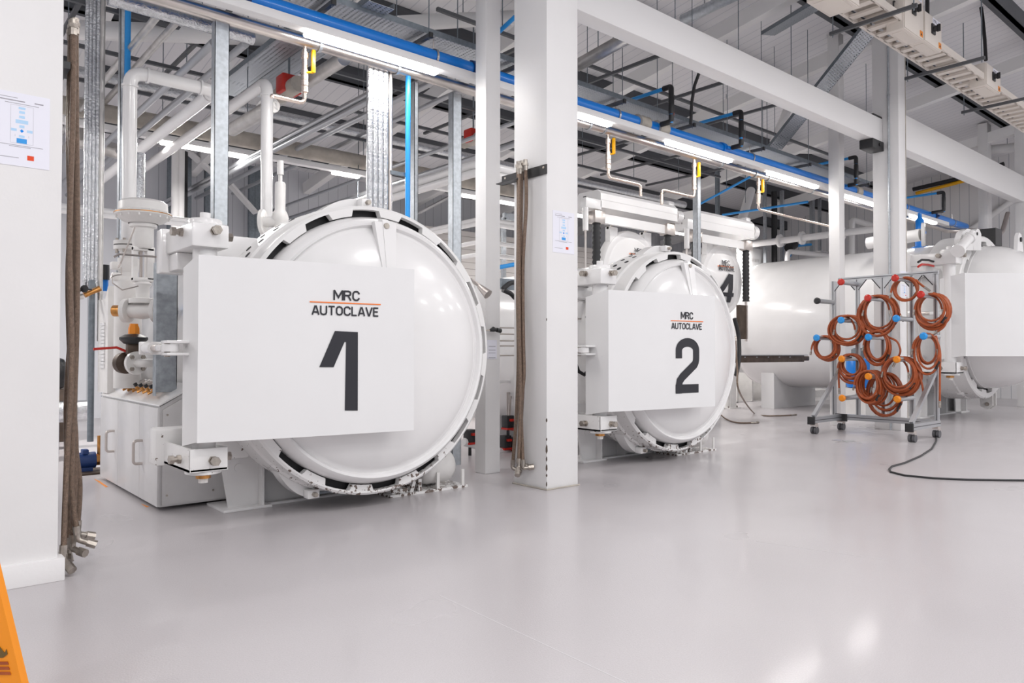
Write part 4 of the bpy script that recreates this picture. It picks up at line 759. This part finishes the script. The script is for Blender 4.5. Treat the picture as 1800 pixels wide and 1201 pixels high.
# fittings left of autoclave 2
t=thing('pipe_fitting',at(1036,590,Y=5.8),'brass and steel valve fitting with looped tube left of autoclave 2','fitting')
MB().tube([at(1036,566,Y=5.8),at(1036,600,Y=5.8)],.022,10).build('brass_body','bolt',t); MB().tube([at(1034,581,Y=5.8),at(1024,584,Y=5.8),at(1022,600,Y=5.8),at(1036,605,Y=5.8)],.009,8,.05).tube([at(1036,568,Y=5.8),at(1034,560,Y=5.8),at(1008,561,Y=5.8)],.009,8,.04).build('tube','steel',t); MB().tube([at(1028,582,Y=5.79),at(1024,583,Y=5.79)],.03,8).build('cap','black',t)
pipe('hydraulic_hose','black looped hose under the ram left of autoclave 2','hose',[at(1012,640,Y=5.6),at(1017,653,Y=5.6),at(1027,659,Y=5.6),at(1036,650,Y=5.6),at(1038,628,Y=5.55)],.02,'dark')
t=thing('pump_unit',at(1024,725,Y=6.0),'stack of silver filter housings low behind the lower bracket of autoclave 2','filter'); p=at(1020,690,Y=6.3); MB().lathe([(0,0),(.13,0),(.13,.22),(.15,.23),(.15,.26),(.12,.27),(.12,.33),(.14,.34),(.14,.37),(.05,.38),(0,.38)],(p.x,6.3,p.z-.38),(0,0,1),24).build('housing','greybox',t)
# ================================================================ AUTOCLAVES WITH LIFTING DOORS
def liftclave(label,cpx,cpy,Rpx,xa_,xb_,y0,y1,Y,letter,txt,L):
    c=at(cpx,cpy,Y=Y+.25); dd=(c-V((0,0,H))).dot(FW); R=Rpx*dd/F; t=thing('autoclave',(c.x,Y+.6,0),label,'autoclave')
    xa,xb=xat(xa_,Y,y0),xat(xb_,Y,y0); zt=at(xa_,y0,Y=Y).z; zb=at(xa_,y1,Y=Y).z; h=zt-zb
    D=MB
    MB().lathe([(R*.98,0),(R*1.02,.2),(R*1.02,3.0),(R*.8,3.3),(0,3.45)],(c.x,Y+1.0,1.15),(0,1,0),48).build('shell','white',t)
    MB().box((c.x-.7,Y+1.3,0),(c.x+.7,Y+1.5,.5)).build('saddle','white',t)
    b=MB(); b.prism([(xa,Y,zb),(xa,Y,zt-.06),(xa,Y+.06,zt),(xa,Y+.45,zt),(xa,Y+.5,zt-.05),(xa,Y+.5,zb)],(xb-xa,0,0)); o=b.build('hoist_beam','white',t)
    MB().box((xa-.006,Y+.30,zb+h*.35),(xa,Y+.36,zt-.06)).build('slot','slot',o); MB().box((xa,Y-.004,zb+h*.42),(xb,Y,zb+h*.44)).build('seam','greybox',o)
    MB().tube([(xb,Y+.2,zt-h*.5),(xb+.17,Y+.2,zt-h*.5)],h*.36,20).build('motor','steel',t); MB().tube([(xb+.15,Y+.2,zt-h*.5),(xb+.3,Y+.2,zt-h*.5)],h*.42,20).box((xb-.08,Y+.12,zt-.03),(xb+.08,Y+.28,zt+.09),.02).build('motor_cap','white',t)
    MB().box((xa-.32,Y+.0,zb-.04),(xa+.02,Y+.12,zb+h*.4),.01).build('side_arm','white',t)
    MB().box((xa,Y+.05,zb-.22),(xb-.12,Y+.12,zb-.08)).build('cross_bar','white',t)
    for x in (xa-.02,xb-.18):
        MB().box((x-.1,Y+.0,zb-.24),(x+.12,Y+.16,zb-.06),.004).build('corner_block','steel',t)
        b=MB(); n=26; z1=zb-.24; z0=z1-.95; b.tube([(x+.01,Y+.08,z0+(z1-z0)*k/n) for k in range(n+1)],[.055 if k%2 else .068 for k in range(n+1)],12); b.build('bellows','dark',t)
        MB().tube([(x+.01,Y+.08,z0-.75),(x+.01,Y+.08,z0)],.022,10).build('guide_rod','steel',t)
    MB().tube([(xa-.28,Y+.05,zb-.02),(xa-.28,Y+.05,zb-.38)],.045,12).build('cylinder','white',t); MB().tube([(xa-.28,Y+.05,zb-.38),(xa-.28,Y+.05,zb-1.1)],.018,8).build('rod','steel',t)
    Yd=Y+.25
    d=MB().lathe([(R,.1),(R,.0),(R*.97,-.03),(R*.86,-.035),(R*.84,-.03),(R*.8,-.035),(R*.6,-.10),(R*.3,-.14),(0,-.15)],(c.x,Yd,c.z),(0,1,0),56).build('door','white',t)
    for sx in (-.6,.6):
        MB().prism([(c.x+sx*R-.09,Yd-.02,c.z+R*.45),(c.x+sx*R+.09,Yd-.02,c.z+R*.45),(c.x+sx*R+.09,Yd-.02,c.z+R*1.02),(c.x+sx*R-.09,Yd-.02,c.z+R*1.02)],(0,.1,0)).build('door_lug','white',d)
        MB().tube([(c.x+sx*R,Yd+.03,c.z+R*.95),(c.x+sx*R,Yd+.03,zb-.15)],.02,8).tube([(c.x+sx*R-.09,Yd+.03,c.z+R*1.0),(c.x+sx*R+.09,Yd+.03,c.z+R*1.0)],.025,8).build('suspension_eye','bolt',d)
    Yt=Yd-.14; g=lambda px,py:(lambda p:(p.x,p.z))(at(px,py,Y=Yt))
    def fn(x,z):
        r=math.hypot(x-c.x,z-c.z)/R; PF=[(0,-.15),(.3,-.14),(.6,-.10),(.8,-.035),(.84,-.03),(9,-.03)]
        for (a,b_),(c_,d_) in zip(PF,PF[1:]):
            if r<=c_: return (x,Yd+b_+(d_-b_)*(r-a)/(c_-a)-.022,z)
    A0,A1,B0,B1,r0,r1=[g(*q) for q in txt]; b=MB(); letters(b,'MRC',fn,A0[0],A1[0],A0[1],A1[1]); b.build('lettering','ink',d); b=MB(); letters(b,'AUTOCLAVE',fn,B0[0],B1[0],B0[1],B1[1]); b.build('lettering','ink',d)
    b=MB(); stroke(b,[(r0[0]+(r1[0]-r0[0])*k/8,r0[1]) for k in range(9)],.012,fn); b.build('rule','rule',d)
    if letter:
        b=MB(); u=abs(g(1290,500)[0]-g(1280,500)[0])/10; w_=7.3*u
        stroke(b,[g(1281.5,484.5),g(1265,515.5)],w_*.85,fn,8); stroke(b,[(g(1283.2,484)[0],g(1283.2,482.5)[1]),(g(1283.2,484)[0]-.01,g(1283,531.5)[1])],w_,fn,8); z_=g(1280,518)[1]
        stroke(b,[(g(1262,518)[0],z_),(g(1290,518)[0],z_)],abs(g(1280,514.6)[1]-g(1280,521.2)[1]),fn,8); b.build('numeral','ink',d)
    return t,xb,zb
t3,_,_=liftclave('raised-door autoclave nearest the centre column, its lettering half hidden by autoclave 2',1108,482,76,1056,1191,332,364,7.5,None,((1117,443.8),(1130,437.5),(1108.5,454),(1136,448),(1106.5,445.6),(1134,446)),3)
t4,xb4,zb4=liftclave('raised-door autoclave with black numeral 4, right behind autoclave 2',1268,493,62.5,1228.5,1326,368,401,7.5,'4',((1271,465.5),(1283,458.5),(1264.8,475),(1290,468.5),(1263,467),(1290,467.4)),3)
a=at(1298,596,Y=7.4); q=at(1309,537,Y=7.4); MB().box((a.x,7.38,a.z),(q.x,7.44,q.z)).build('guide_plate','rack',t4); MB().box((q.x,7.36,a.z),(q.x+.04,7.44,q.z)).build('plate_edge','steel',t4)
# plain cabinet behind with lettering
a=at(1303,432,Y=11); q=at(1353,470,Y=11); t=thing('equipment_cabinet',((a.x+q.x)/2,11.3,0),'white cabinet with pale lettering right of the door numbered 4','cabinet')
MB().box((a.x-.3,11,0),(q.x,11.6,a.z),.02).build('body','white',t)
fn=lambda x,z:(x,10.994,z); p0=at(1321,459.5,Y=11); p1=at(1341,455,Y=11); b=MB(); text_on(b,'akarmak',fn,p0.x,p1.x,p0.z,p1.z,.0); b.build('lettering','lag',t)
a=at(1443,440,Y=10.4); q=at(1480,455,Y=10.4); t=thing('equipment_cabinet',((a.x+q.x)/2,10.6,0),'white cabinet with dark lettering seen above the plain vessel','cabinet'); MB().box((a.x,10.4,0),(q.x,10.9,a.z),.02).build('body','white',t)
p0=at(1445,446.5,Y=10.4); p1=at(1458,440.5,Y=10.4); 
p0=at(1444,447.5,Y=10.4); p1=at(1458,442,Y=10.4); b=MB(); text_on(b,'akarmak',lambda x,z:(x,10.396,z),p0.x,p1.x,p0.z,p1.z,0); b.build('lettering','pgrey',t)
# ledge, feet and base frames in the gap right of autoclave 2
z=1.16; xa=xat(1288,7.0); xb=xat(1425,7.0,632); t=thing('loading_ledge',((xa+xb)/2,7.1,1.1),'dark steel loading ledge projecting right of autoclave 2','ledge'); MB().box((xa,7.0,1.10),(xb-.25,7.12,1.22)).box((xb-.3,7.02,1.12),(xb,7.12,1.21),.02).build('rail','rack',t); MB().box((xa,6.95,1.22),(xb-.2,7.3,1.235)).build('top_plate','alu',t)
for k in range(5): x=xa+.35+k*.38; MB().box((x,6.996,1.185),(x+.04,7.001,1.20)).build('slot_hole','alu',t)
t=thing('pedestal',at(1285,722,Z=0),'slim white pedestal with a bolted foot behind the right edge of autoclave 2','pedestal'); p=at(1286,718,Z=0); MB().box((p.x-.12,p.y-.05,0),(p.x+.12,p.y+.15,1.2)).box((p.x-.25,p.y-.12,0),(p.x+.2,p.y+.2,.02)).build('leg','casting',t)
for dx in (-.2,.15): MB().tube([(p.x+dx,p.y-.05,.0),(p.x+dx,p.y-.05,.06)],.018,6).build('bolt','bolt',t)
t=thing('base_frame',at(1340,706,Z=0),'white steel base frame under the rear end of the big plain vessel','frame'); p=at(1296,708,Z=0); q=at(1376,703,Z=0); Yf=p.y
MB().box((p.x,Yf,0),(q.x+.3,Yf+.05,.02)).box((p.x,Yf+.5,0),(q.x+.3,Yf+.55,.75)).build('back_plate','casting',t)
for f in (0,.35,.6,1.0): x=p.x+(q.x-p.x)*f; MB().box((x,Yf,0),(x+.05,Yf+.5,.75)).build('web','casting',t)
tag(MB().box((at(1376,700,Z=0).x,9.4,.12),(18,9.6,.30)).build('floor_beam','casting'),'white low steel beam on the floor beyond the plain vessel','beam')
# ================================================================ DETAILS ON THE BIG VESSEL
c=at(1617,430,Y=6.0); t=thing('blue_valve',c-V((0,0,.1)),'bright blue valve on top of the big domed autoclave','valve'); MB().lathe([(0,0),(.16,0),(.16,.05),(.09,.06),(.10,.3),(.12,.32),(.12,.36),(.08,.38),(.08,.6),(.04,.66),(.04,.75),(0,.75)],c-V((0,0,.1)),(0,0,1),18).build('body','blue',t)
c=at(1618,413,Y=5.6); pipe('capped_pipe','white pipe with a round blank flange by the blue valve','pipe',[c+V((-.0,1.0,-.05)),c],.12,'white'); tag(MB().lathe([(0,0),(.23,0),(.23,.06),(0,.06)],c+V((0,-.02,0)),(.3,-.95,0),28).build('blank_flange','white'),'round white blank flange beside the blue valve','flange')
t=thing('locking_cylinder',at(1675,440,Y=5.0),'white hydraulic locking cylinder on top of the domed autoclave','cylinder')
p,q=at(1684,441,Y=4.6),at(1703,419,Y=4.6)
MB().tube([p,q],.085,18).build('barrel','white',t)
for a_,h in ((p,.10),(q,.09)): d_=(q-p).normalized(); MB().tube([a_-d_*.02,a_+d_*.05],h+.015,18).build('collar','white',t)
MB().tube([q,at(1709,408,Y=4.6)],.045,12).build('rod','white',t)
for px0,px1,w_ in ((1690,1711,1.0),(1712,1725,.6)):
    pm=(px0+px1)/2; MB().prism([at(px0,440,Y=4.7),at(px1,440,Y=4.7),at(px1,412,Y=4.7),at(px1-3,404,Y=4.7),at(pm,402,Y=4.7),at(px0+2,408,Y=4.7),at(px0-2,420,Y=4.7)],(0,.1,0)).build('side_plate','white',t)
    z_=at(pm,411,Y=4.69); MB().tube([z_,z_+V((0,.02,0))],.03,12).build('eye_hole','slot',t)
tag((lambda p:MB().box(p+V((-.2,-.15,0)),p+V((.2,.15,.34))).tube([p+V((0,0,-.4)),p],.05,8))(at(1741,433,Y=5.0)).build('control_box','black'),'black box standing behind the lifting eye of the domed autoclave','box')
t=thing('clevis',at(1738,720,Y=5.1),'white clevis hanging under the domed autoclave ring','clevis'); p=at(1738,706,Y=5.1)
for k in (-1,1): MB().prism([p+V((k*.1,-.1,.2)),p+V((k*.1,.15,.2)),p+V((k*.1,.12,-.1)),p+V((k*.1,.0,-.16)),p+V((k*.1,-.1,-.08))],(.04,0,0)).build('cheek','casting',t)
MB().tube([p+V((-.12,0,-.05)),p+V((.16,0,-.05))],.04,12).build('pin','bolt',t)
p=at(1560,300,Y=5)
for k,(y0,m) in enumerate(((459,'dark'),(467,'red'))): tag(MB().tube([at(1614,y0+2,Y=5.1),at(1620,y0-2,Y=5.1),at(1632,y0-1.5,Y=5.1),at(1641,y0+1,Y=5.1)],.02,8).build('hydraulic_hose',m),('black' if k==0 else 'black and red')+' curved hose on the shoulder of the domed autoclave','hose')
# ================================================================ HOSE TROLLEY
XF=12.0; yL,yR=5.66,4.22; zT=at(1462,493,X=XF).z; s=.055
t=thing('hose_trolley',((XF+11.6)/2,4.95,0),'aluminium profile trolley on castors with rows of capped pegs for orange hoses','trolley')
ypos=[yat(px,XF,600) for px in (1466,1508,1553,1604,1646)]
def prof(b,p,q,w=s): b.bar(p,q,w,w); 
def profile(name,p,q,par,w=s):
    o=MB().bar(p,q,w,w).build(name,'alu',par); d=(V(q)-V(p)).normalized(); n=V((-1,0,0)) if abs(d.x)<.9 else V((0,-1,0)); sd=V((0,-1,0)) if abs(d.z)>.5 else V((0,0,1))
    b=MB(); b.bar(V(p)+n*(w/2),V(q)+n*(w/2),.012,.003,up=n); b.build('groove','slotdark',o); return o
for y in ypos: profile('post',(XF,y,.25),(XF,y,zT-.02),t)
profile('top_rail',(XF,yR-.05,zT),(XF,yL+.02,zT),t); 
for yy in (yL,yR):
    profile('foot_rail',(11.02,yy,.215),(XF+.05,yy,.215),t,.09)
    MB().box((10.99,yy-.055,.15),(11.03,yy+.055,.27),.004).build('end_cap','black',t)
    profile('diagonal_brace',(11.08,yy,.27),(XF-.03,yy,.98),t)
profile('bottom_rail',(XF-.0,yR,.22),(XF,yL,.22),t,.09)
MB().box((XF-.07,yL-.12,.15),(XF-.03,yL+.06,.27)).build('corner_joint','black',t)
for i in range(4):
    for sgn,yy in ((1,ypos[i]),(-1,ypos[i+1])):
        yy2=yy-sgn*.16; MB().prism([(XF-.03,yy-sgn*.03,zT-.03),(XF-.03,yy2,zT-.03),(XF-.03,yy-sgn*.03,zT-.19)],(.004,0,0)).build('gusset','alu',t); MB().bar((XF-.035,yy2,zT-.03),(XF-.035,yy-sgn*.03,zT-.19),.006,.012).build('gusset_edge','black',t)
for x in (11.1,XF):
    for yy in (yL,yR):
        o=MB().box((x-.05,yy-.04,.13),(x+.05,yy+.04,.165)).prism([(x-.03,yy-.045,.13),(x+.06,yy-.045,.13),(x+.05,yy-.045,.06),(x+.01,yy-.045,.05)],(0,.006,0)).build('castor','steel',t)
        for dy in (-.028,.028): MB().tube([(x+.015,yy+dy-.018,.055),(x+.015,yy+dy+.018,.055)],.055,20).build('wheel','slotdark',o)
pegs=[('red',1479,496),('red',1526,524),('red',1574,489),('red',1619,518),('black',1437,529),('sky',1436,594),('sky',1479,563),('sky',1527,593),('sky',1576,560),('sky',1624,591),('orange',1480,631),('orange',1527,662),('orange',1577,632),('orange',1481,700),('orange',1578,702)]
PG={}
for m,px,py in pegs:
    XT=XF-.55; p=at(px,py,X=XT); PG[(px,py)]=p
    q=V((XF,p.y,p.z)); o=MB().tube([p,q],.037,14).build('peg','alu',t); MB().tube([p-V((.04,0,0)),p-V((.02,0,0)),p+V((.012,0,0))],[.035,.055,.05],14).build('peg_cap',m,o)
def coil(label,peg,cpx,cpy,rx,ry,n,seed,tail=None,fit=None,off=.25):
    rd=random.Random(seed); Xc=XF-.55+off; c=at(cpx,cpy,X=Xc); k=((c-V((0,0,H))).dot(FW))/F
    RY=rx*k/1.04; RZ=ry*k; t=thing('coiled_hose',(Xc,c.y,c.z-RZ),label,'hose'); pts=[]; N=26
    phis=[rd.uniform(-.12,.12) for _ in range(n+1)]; rs=[(rd.uniform(.78,1.0)) for _ in range(n+1)]; rs[0]=1
    n=int(n*1.5)+1; phis=[rd.uniform(-.14,.14) for _ in range(n+1)]; rs=[rd.choice((.72,.8,.88,.95,1.0))*rd.uniform(.97,1.03) for _ in range(n+1)]; rs[0]=1
    for i in range(n):
        for j in range(N):
            u=j/N; r=rs[i]*(1-u)+rs[i+1]*u; a=PI/2+2*PI*u; dz=(1-r)*RZ; dy=phis[i]*(1-u)+phis[i+1]*u
            pts.append(V((Xc+.03*math.sin(i*1.7+u*3)+(i-n/2)*.016,c.y+RY*r*math.cos(a)+dy*RY*.9,c.z+dz+RZ*r*math.sin(a)+.0*dy)))
    b=MB(); b.tube(pts,.0165,8); b.build('hose','hose',t)
    e=pts[-1]; q=pts[0]
    b=MB(); d=V((.0,-.3,-.9)); 
    for s0,sg in ((q,1),(e,-1)):
        w=[s0,s0+V((-.02,sg*.10,-.03)),s0+V((-.03,sg*.17,-.12)),s0+V((-.03,sg*.19,-.22))]; MB().tube(w,.0155,8,.05).build('hose_end','hose',t); s1=w[-1]; dd=(w[-1]-w[-2]).normalized(); MB().tube([s1,s1+dd*.04,s1+dd*.045,s1+dd*.09],[.012,.012,.018,.016],8).build('coupling','bolt',t)
    if tail:
        tp=[at(x,y,X=Xc) for x,y in tail]; MB().tube(tp,.0155,8,.06).build('hose_tail','hose',t); MB().tube([tp[-1],tp[-1]+(tp[-1]-tp[-2]).normalized()*.1],.018,8).build('coupling','bolt',t)
    MB().tube([pts[N//3],pts[N//3+2]],.02,8).build('tape_band','black',t)
    return t
coil('big orange hose coil on the second red peg from the left',None,1545,556,34,36,6,1,[(1570,530),(1578,545),(1583,555)])
coil('small two-turn orange hose coil on the highest red peg of the trolley',None,1593,508,20,20,2,2,[(1610,492),(1618,500),(1625,505)])
coil('orange hose coil on the red peg at the right end of the trolley',None,1640,550,30,33,4,3,[(1640,515),(1662,522),(1671,545),(1660,575),(1648,583)])
coil('wide orange hose coil on the blue peg second from the left',None,1491,582,31,27,6,4,[(1470,560),(1463,575),(1462,590)])
coil('orange hose coil on the leftmost blue peg of the trolley',None,1452,615,24,24,6,5)
coil('orange hose coil on the blue peg in the middle of the trolley',None,1543,612,22,30,4,6,[(1560,592),(1578,600),(1584,618),(1575,635)])
coil('tall narrow orange hose coil on the rightmost blue peg',None,1629,622,21,35,3,7,[(1645,590),(1653,620),(1652,660),(1652,705)])
coil('orange hose coil on the leftmost orange peg',None,1497,648,25,25,5,8,[(1476,640),(1474,660),(1475,682)])
coil('thick orange hose coil on the lowest middle orange peg',None,1530,685,25,33,8,9)
coil('large orange hose coil on the orange peg at right of centre',None,1583,663,33,35,6,10,[(1612,650),(1620,672),(1623,688)])
coil('loose wide orange hose coil hanging lowest on the trolley',None,1555,694,30,38,4,11,off=.4)
# floor plate marks
for pts,m,lb in (([(1462,774),(1472,772),(1479,773),(1478,776)],'pgrey','small dark plate let into the floor before the trolley'),([(1480,774.5),(1500,774),(1505,776),(1488,777.5)],'greydoor','small grey plate let into the floor before the trolley')):
    tag(MB().prism([at(x,y,Z=.001) for x,y in pts],(0,0,.002)).build('floor_plate',m),lb,'floor plate')
for pts in ([(165,842),(175,846),(190,856),(186,857)],[(248,886),(262,891),(258,892)]):
    tag(MB().prism([at(x,y,Z=.0008) for x,y in pts],(0,0,.001)).build('floor_marking','orange'),'faint orange line on the floor beside the low cabinet','floor marking','orange marks on the floor by the low cabinet')
# ================================================================ TRUNKING WITH SWITCH BOXES
zt=5.62; yA=sum(at(x,y,Z=zt).y for x,y in ((1560,80),(1628,124),(1720,183)))/3-.46; x0,x1=7.6,19.5
t=thing('cable_trunking',((x0+x1)/2,yA+.2,zt),'cream ladder-like trunking running to the right under the roof, carrying the switch boxes','trunking')
MB().box((x0,yA+.42,zt),(x1,yA+.46,zt+.1)).box((x0,yA+.0,zt+.0),(x1,yA+.03,zt+.1)).build('side_rails','beige',t)
x=x0
while x<x1: MB().box((x,yA+.02,zt+.0),(x+.11,yA+.43,zt+.03)).build('rung','beige',t); x+=.27
MB().box((x0,yA+.1,zt+.08),(x1,yA+.36,zt+.2)).build('duct','beige',t)
def sbox(px0,pxn,px1,yb,hh,label,txt,warn=True,green=True):
    Yn=yA-.02; xn=xat(pxn,Yn,60); xr=xat(px1,Yn,80); zb=at(pxn,yb,Y=Yn).z; dep=max(.2,yat(px0,xn,60)-Yn); zt_=zb+hh
    t=thing('switch_box',((xn+xr)/2,Yn+dep/2,zb),label,'switch box')
    MB().box((xn,Yn,zb),(xr,Yn+dep,zt_),.006).build('enclosure','beige',t)
    MB().box((xn+.01,Yn-.012,zb+.01),(xr-.01,Yn,zt_-.01),.003).build('cover','beige',t)
    cx=(xn+xr)/2-.02; cz=(zb+zt_)/2+.02; w=xr-xn
    o=MB().box((cx-.06,Yn-.03,cz-.07),(cx+.06,Yn-.012,cz+.07),.004).build('isolator','black',t); MB().tube([(cx,Yn-.03,cz),(cx,Yn-.07,cz)],.04,14).box((cx-.012,Yn-.11,cz-.05),(cx+.012,Yn-.065,cz+.05),.004).build('rotary_handle','black',o)
    if green: MB().box((cx+.03,Yn-.085,cz-.03),(cx+.055,Yn-.07,cz+.03)).build('indicator','green',o)
    y=Yn+dep*.5; zc_=(zb+zt_)/2; MB().tube([(xn,y,zc_-.08),(xn-.04,y,zc_-.08),(xn-.04,y,zc_+.08),(xn,y,zc_+.08)],.01,8,.02).build('handle','black',t)
    if txt:
        o=MB().box((xr-w*.55,Yn-.015,zt_-.10),(xr-w*.08,Yn-.0125,zt_-.02)).build('name_label','paper',t); b=MB(); text_on(b,txt,lambda x,z:(x,Yn-.0158,z),xr-w*.5,xr-w*.13,zt_-.08,zt_-.04,0); b.build('lettering','ink',o)
    if warn: o=MB().box((xr-w*.2,Yn-.015,zb+.03),(xr-w*.05,Yn-.0125,zb+.11)).build('warning_label','orange',t); MB().prism([(xr-w*.17,Yn-.0157,zb+.05),(xr-w*.08,Yn-.0157,zb+.05),(xr-w*.125,Yn-.0157,zb+.09)],(0,.0005,0)).build('warning_mark','ink',o)
    MB().box((xn+.08,Yn+.04,zb-.006),(xr-.08,Yn+dep-.04,zb)).build('cable_plate','beige',t)
    return t
sbox(1558,1588.5,1622,48.5,.60,'cream switch box nearest on the trunking, with a label and green mark','MRL 78')
sbox(1603,1624,1654,71,.42,'second cream switch box on the trunking, touching the nearest one','MRL 77')
sbox(1703,1732,1757,148,.36,'third cream switch box, standing apart farther along the trunking','MRL 71',green=False)
sbox(1418,1470,1510,-14,.30,'cream junction box at the near end of the trunking, cut by the top edge','',warn=False)
for a,b_ in (((1487,50),(1552,32)),((1590,137),(1683,118)),((1717,193),(1770,181))):
    p=at(*a,Z=zt-.07); q=at(b_[0],b_[1],Z=zt-.07); xm=(p.x+q.x)/2; y0=yA-.35; y1=yA+.75; t=thing('trunking_support',(xm,yA,zt-.1),'grey channel support under the cream trunking, the '+{1487:'nearest',1590:'middle',1717:'farthest'}[a[0]]+' of the three','bracket'); MB().box((xm-.02,y0,zt-.085),(xm+.02,y1,zt-.04)).build('channel','strut',t)
    for yy in (y0+.04,y1-.04): MB().tube([(xm,yy,zt-.12),(xm,yy,roofz(yy)-.01)],.008,6).build('threaded_rod','galvd',t)
for a in ([(1718,-30,4.3),(1727,30,4.25),(1731,70,4.2),(1733,106,4.15)],[(1628,-40,4.2),(1630,-5,4.15),(1630,26,4.1)]): pipe('flexible_conduit','black flexible conduit dropping into the '+('third' if a[0][0]>1700 else 'second')+' cream switch box','conduit',zigpath(a),.028,'dark')
a=at(1757,100,Y=6); b_=at(1800,88,Y=5.0); t=thing('light_trunking',a,'short white light strip at the right edge under the roof','light'); MB().bar(a,at(1810,85,Y=5.2),.08,.06).build('trunking','column',t)
pipe('cable_bundle','loose black and yellow cables along the end of the roof at right','cable',[at(1610,340,X=23.6),at(1680,322,X=23.6),at(1755,300,X=23.6)],.05,'yellow')
pipe('cable_bundle','black cables beside the yellow one at the right','cable',[at(1605,333,X=23.6),at(1690,313,X=23.6),at(1765,288,X=23.6)],.06,'dark')
# ================================================================ FLOOR SIGN
d0=2.35
def sp(px,py): r_=FW+RT*((px-900)/F)-UP*((py-600.5)/F); return V((0,0,H))+r_*d0
b0=sp(68,1322); b0.z=.0; tilt=lambda px,py:sp(px,py)
P=[sp(67,1322),sp(-28,925),sp(-110,890),sp(-250,1330)]; nrm=(P[1]-P[0]).cross(P[3]-P[0]).normalized(); nrm=nrm if nrm.dot(FW)>0 else -nrm
t=thing('wet_floor_sign',((P[0]+P[3])/2)*V((1,1,0)).length*0+V(((P[0].x+P[3].x)/2,(P[0].y+P[3].y)/2,0)),'orange plastic floor sign cut off by the bottom left corner','sign')
MB().prism(P,nrm*.03).build('board','sign',t); sh=nrm*.35
def mk(pts,m,n): MB().prism([sp(*q)-nrm*.003 for q in pts],nrm*.002).build(n,m,t)
mk([(-60,1070),(-52,1070),(9,1148),(12,1141),(14,1150),(6,1156),(-70,1156),(-70,1150),(2,1150)],'signd','warning_triangle')
for k in range(3): mk([(-40,1163+k*9),(14+k*2,1163+k*9),(16+k*2,1168+k*9),(-40,1168+k*9)],'hose','print_line')

# more plant around the plain vessel
t=thing('blue_tank',at(1508,700,Z=.0)*V((1,1,0)) if 0 else V((at(1508,660,Y=6.6).x,6.6,0)),'bright blue tank with grey top standing behind the trolley pegs','tank')
c=V((at(1508,660,Y=6.6).x,6.6,0)); zz=lambda y:at(1508,y,Y=6.6).z
MB().box((c.x-.26,6.34,0),(c.x+.26,6.86,zz(682))).build('stand','casting',t)
MB().lathe([(0,zz(682)),(.2,zz(681)),(.22,zz(676)),(.22,zz(637)),(.19,zz(631)),(0,zz(629))],(c.x,6.6,0),(0,0,1),28).build('tank','blue',t)
MB().lathe([(0,zz(630)),(.12,zz(630)),(.12,zz(615)),(.08,zz(612)),(0,zz(612))],(c.x,6.6,0),(0,0,1),20).build('motor','galvd',t)
p=at(1535,403,Y=7.6); x=p.x; t=thing('white_pipe',(x,8,p.z),'fat white pipe with flanges running rearward above the plain vessel','pipe')
MB().tube([(x,6.9,p.z),(x,13.0,p.z)],.085,18).build('pipe','white',t)
for px,py in ((1371,425),(1410,419),(1480,411)):
    y=yat(px,x,py); MB().lathe([(0,-.03),(.17,-.03),(.17,.03),(0,.03)],(x,y,p.z),(0,1,0),24).build('flange','white',t)
p=at(1384,442,Y=10.2); pipe('white_pipe','white pipe bend rising just above the rear of the plain vessel','pipe',[at(1384,480,Y=10.2),p,at(1482,452,Y=10.2)],.07,'white',fil=.2,hang=.8)
p=at(1500,345,Y=9.5); pipe('white_pipe','white bent pipe between the two right columns under the light strip','pipe',[at(1497,452,Y=9.5),at(1497,386,Y=9.5),at(1545,400,Y=9.5)],.09,'white',fil=.15,hang=.9)
pipe('blue_air_pipe','thin blue pipes tangled above the rear of the plain vessel','pipe',[at(1388,450,Y=10.8),at(1394,438,Y=10.8),at(1402,432,Y=10.8),at(1425,430,Y=10.8)],.04,'sky',fil=.1)
tag(MB().tube([at(1386,436,Y=10.7),at(1396,430,Y=10.7)],.13,12).build('pressure_regulator','black'),'black round regulator above the rear of the plain vessel','regulator')
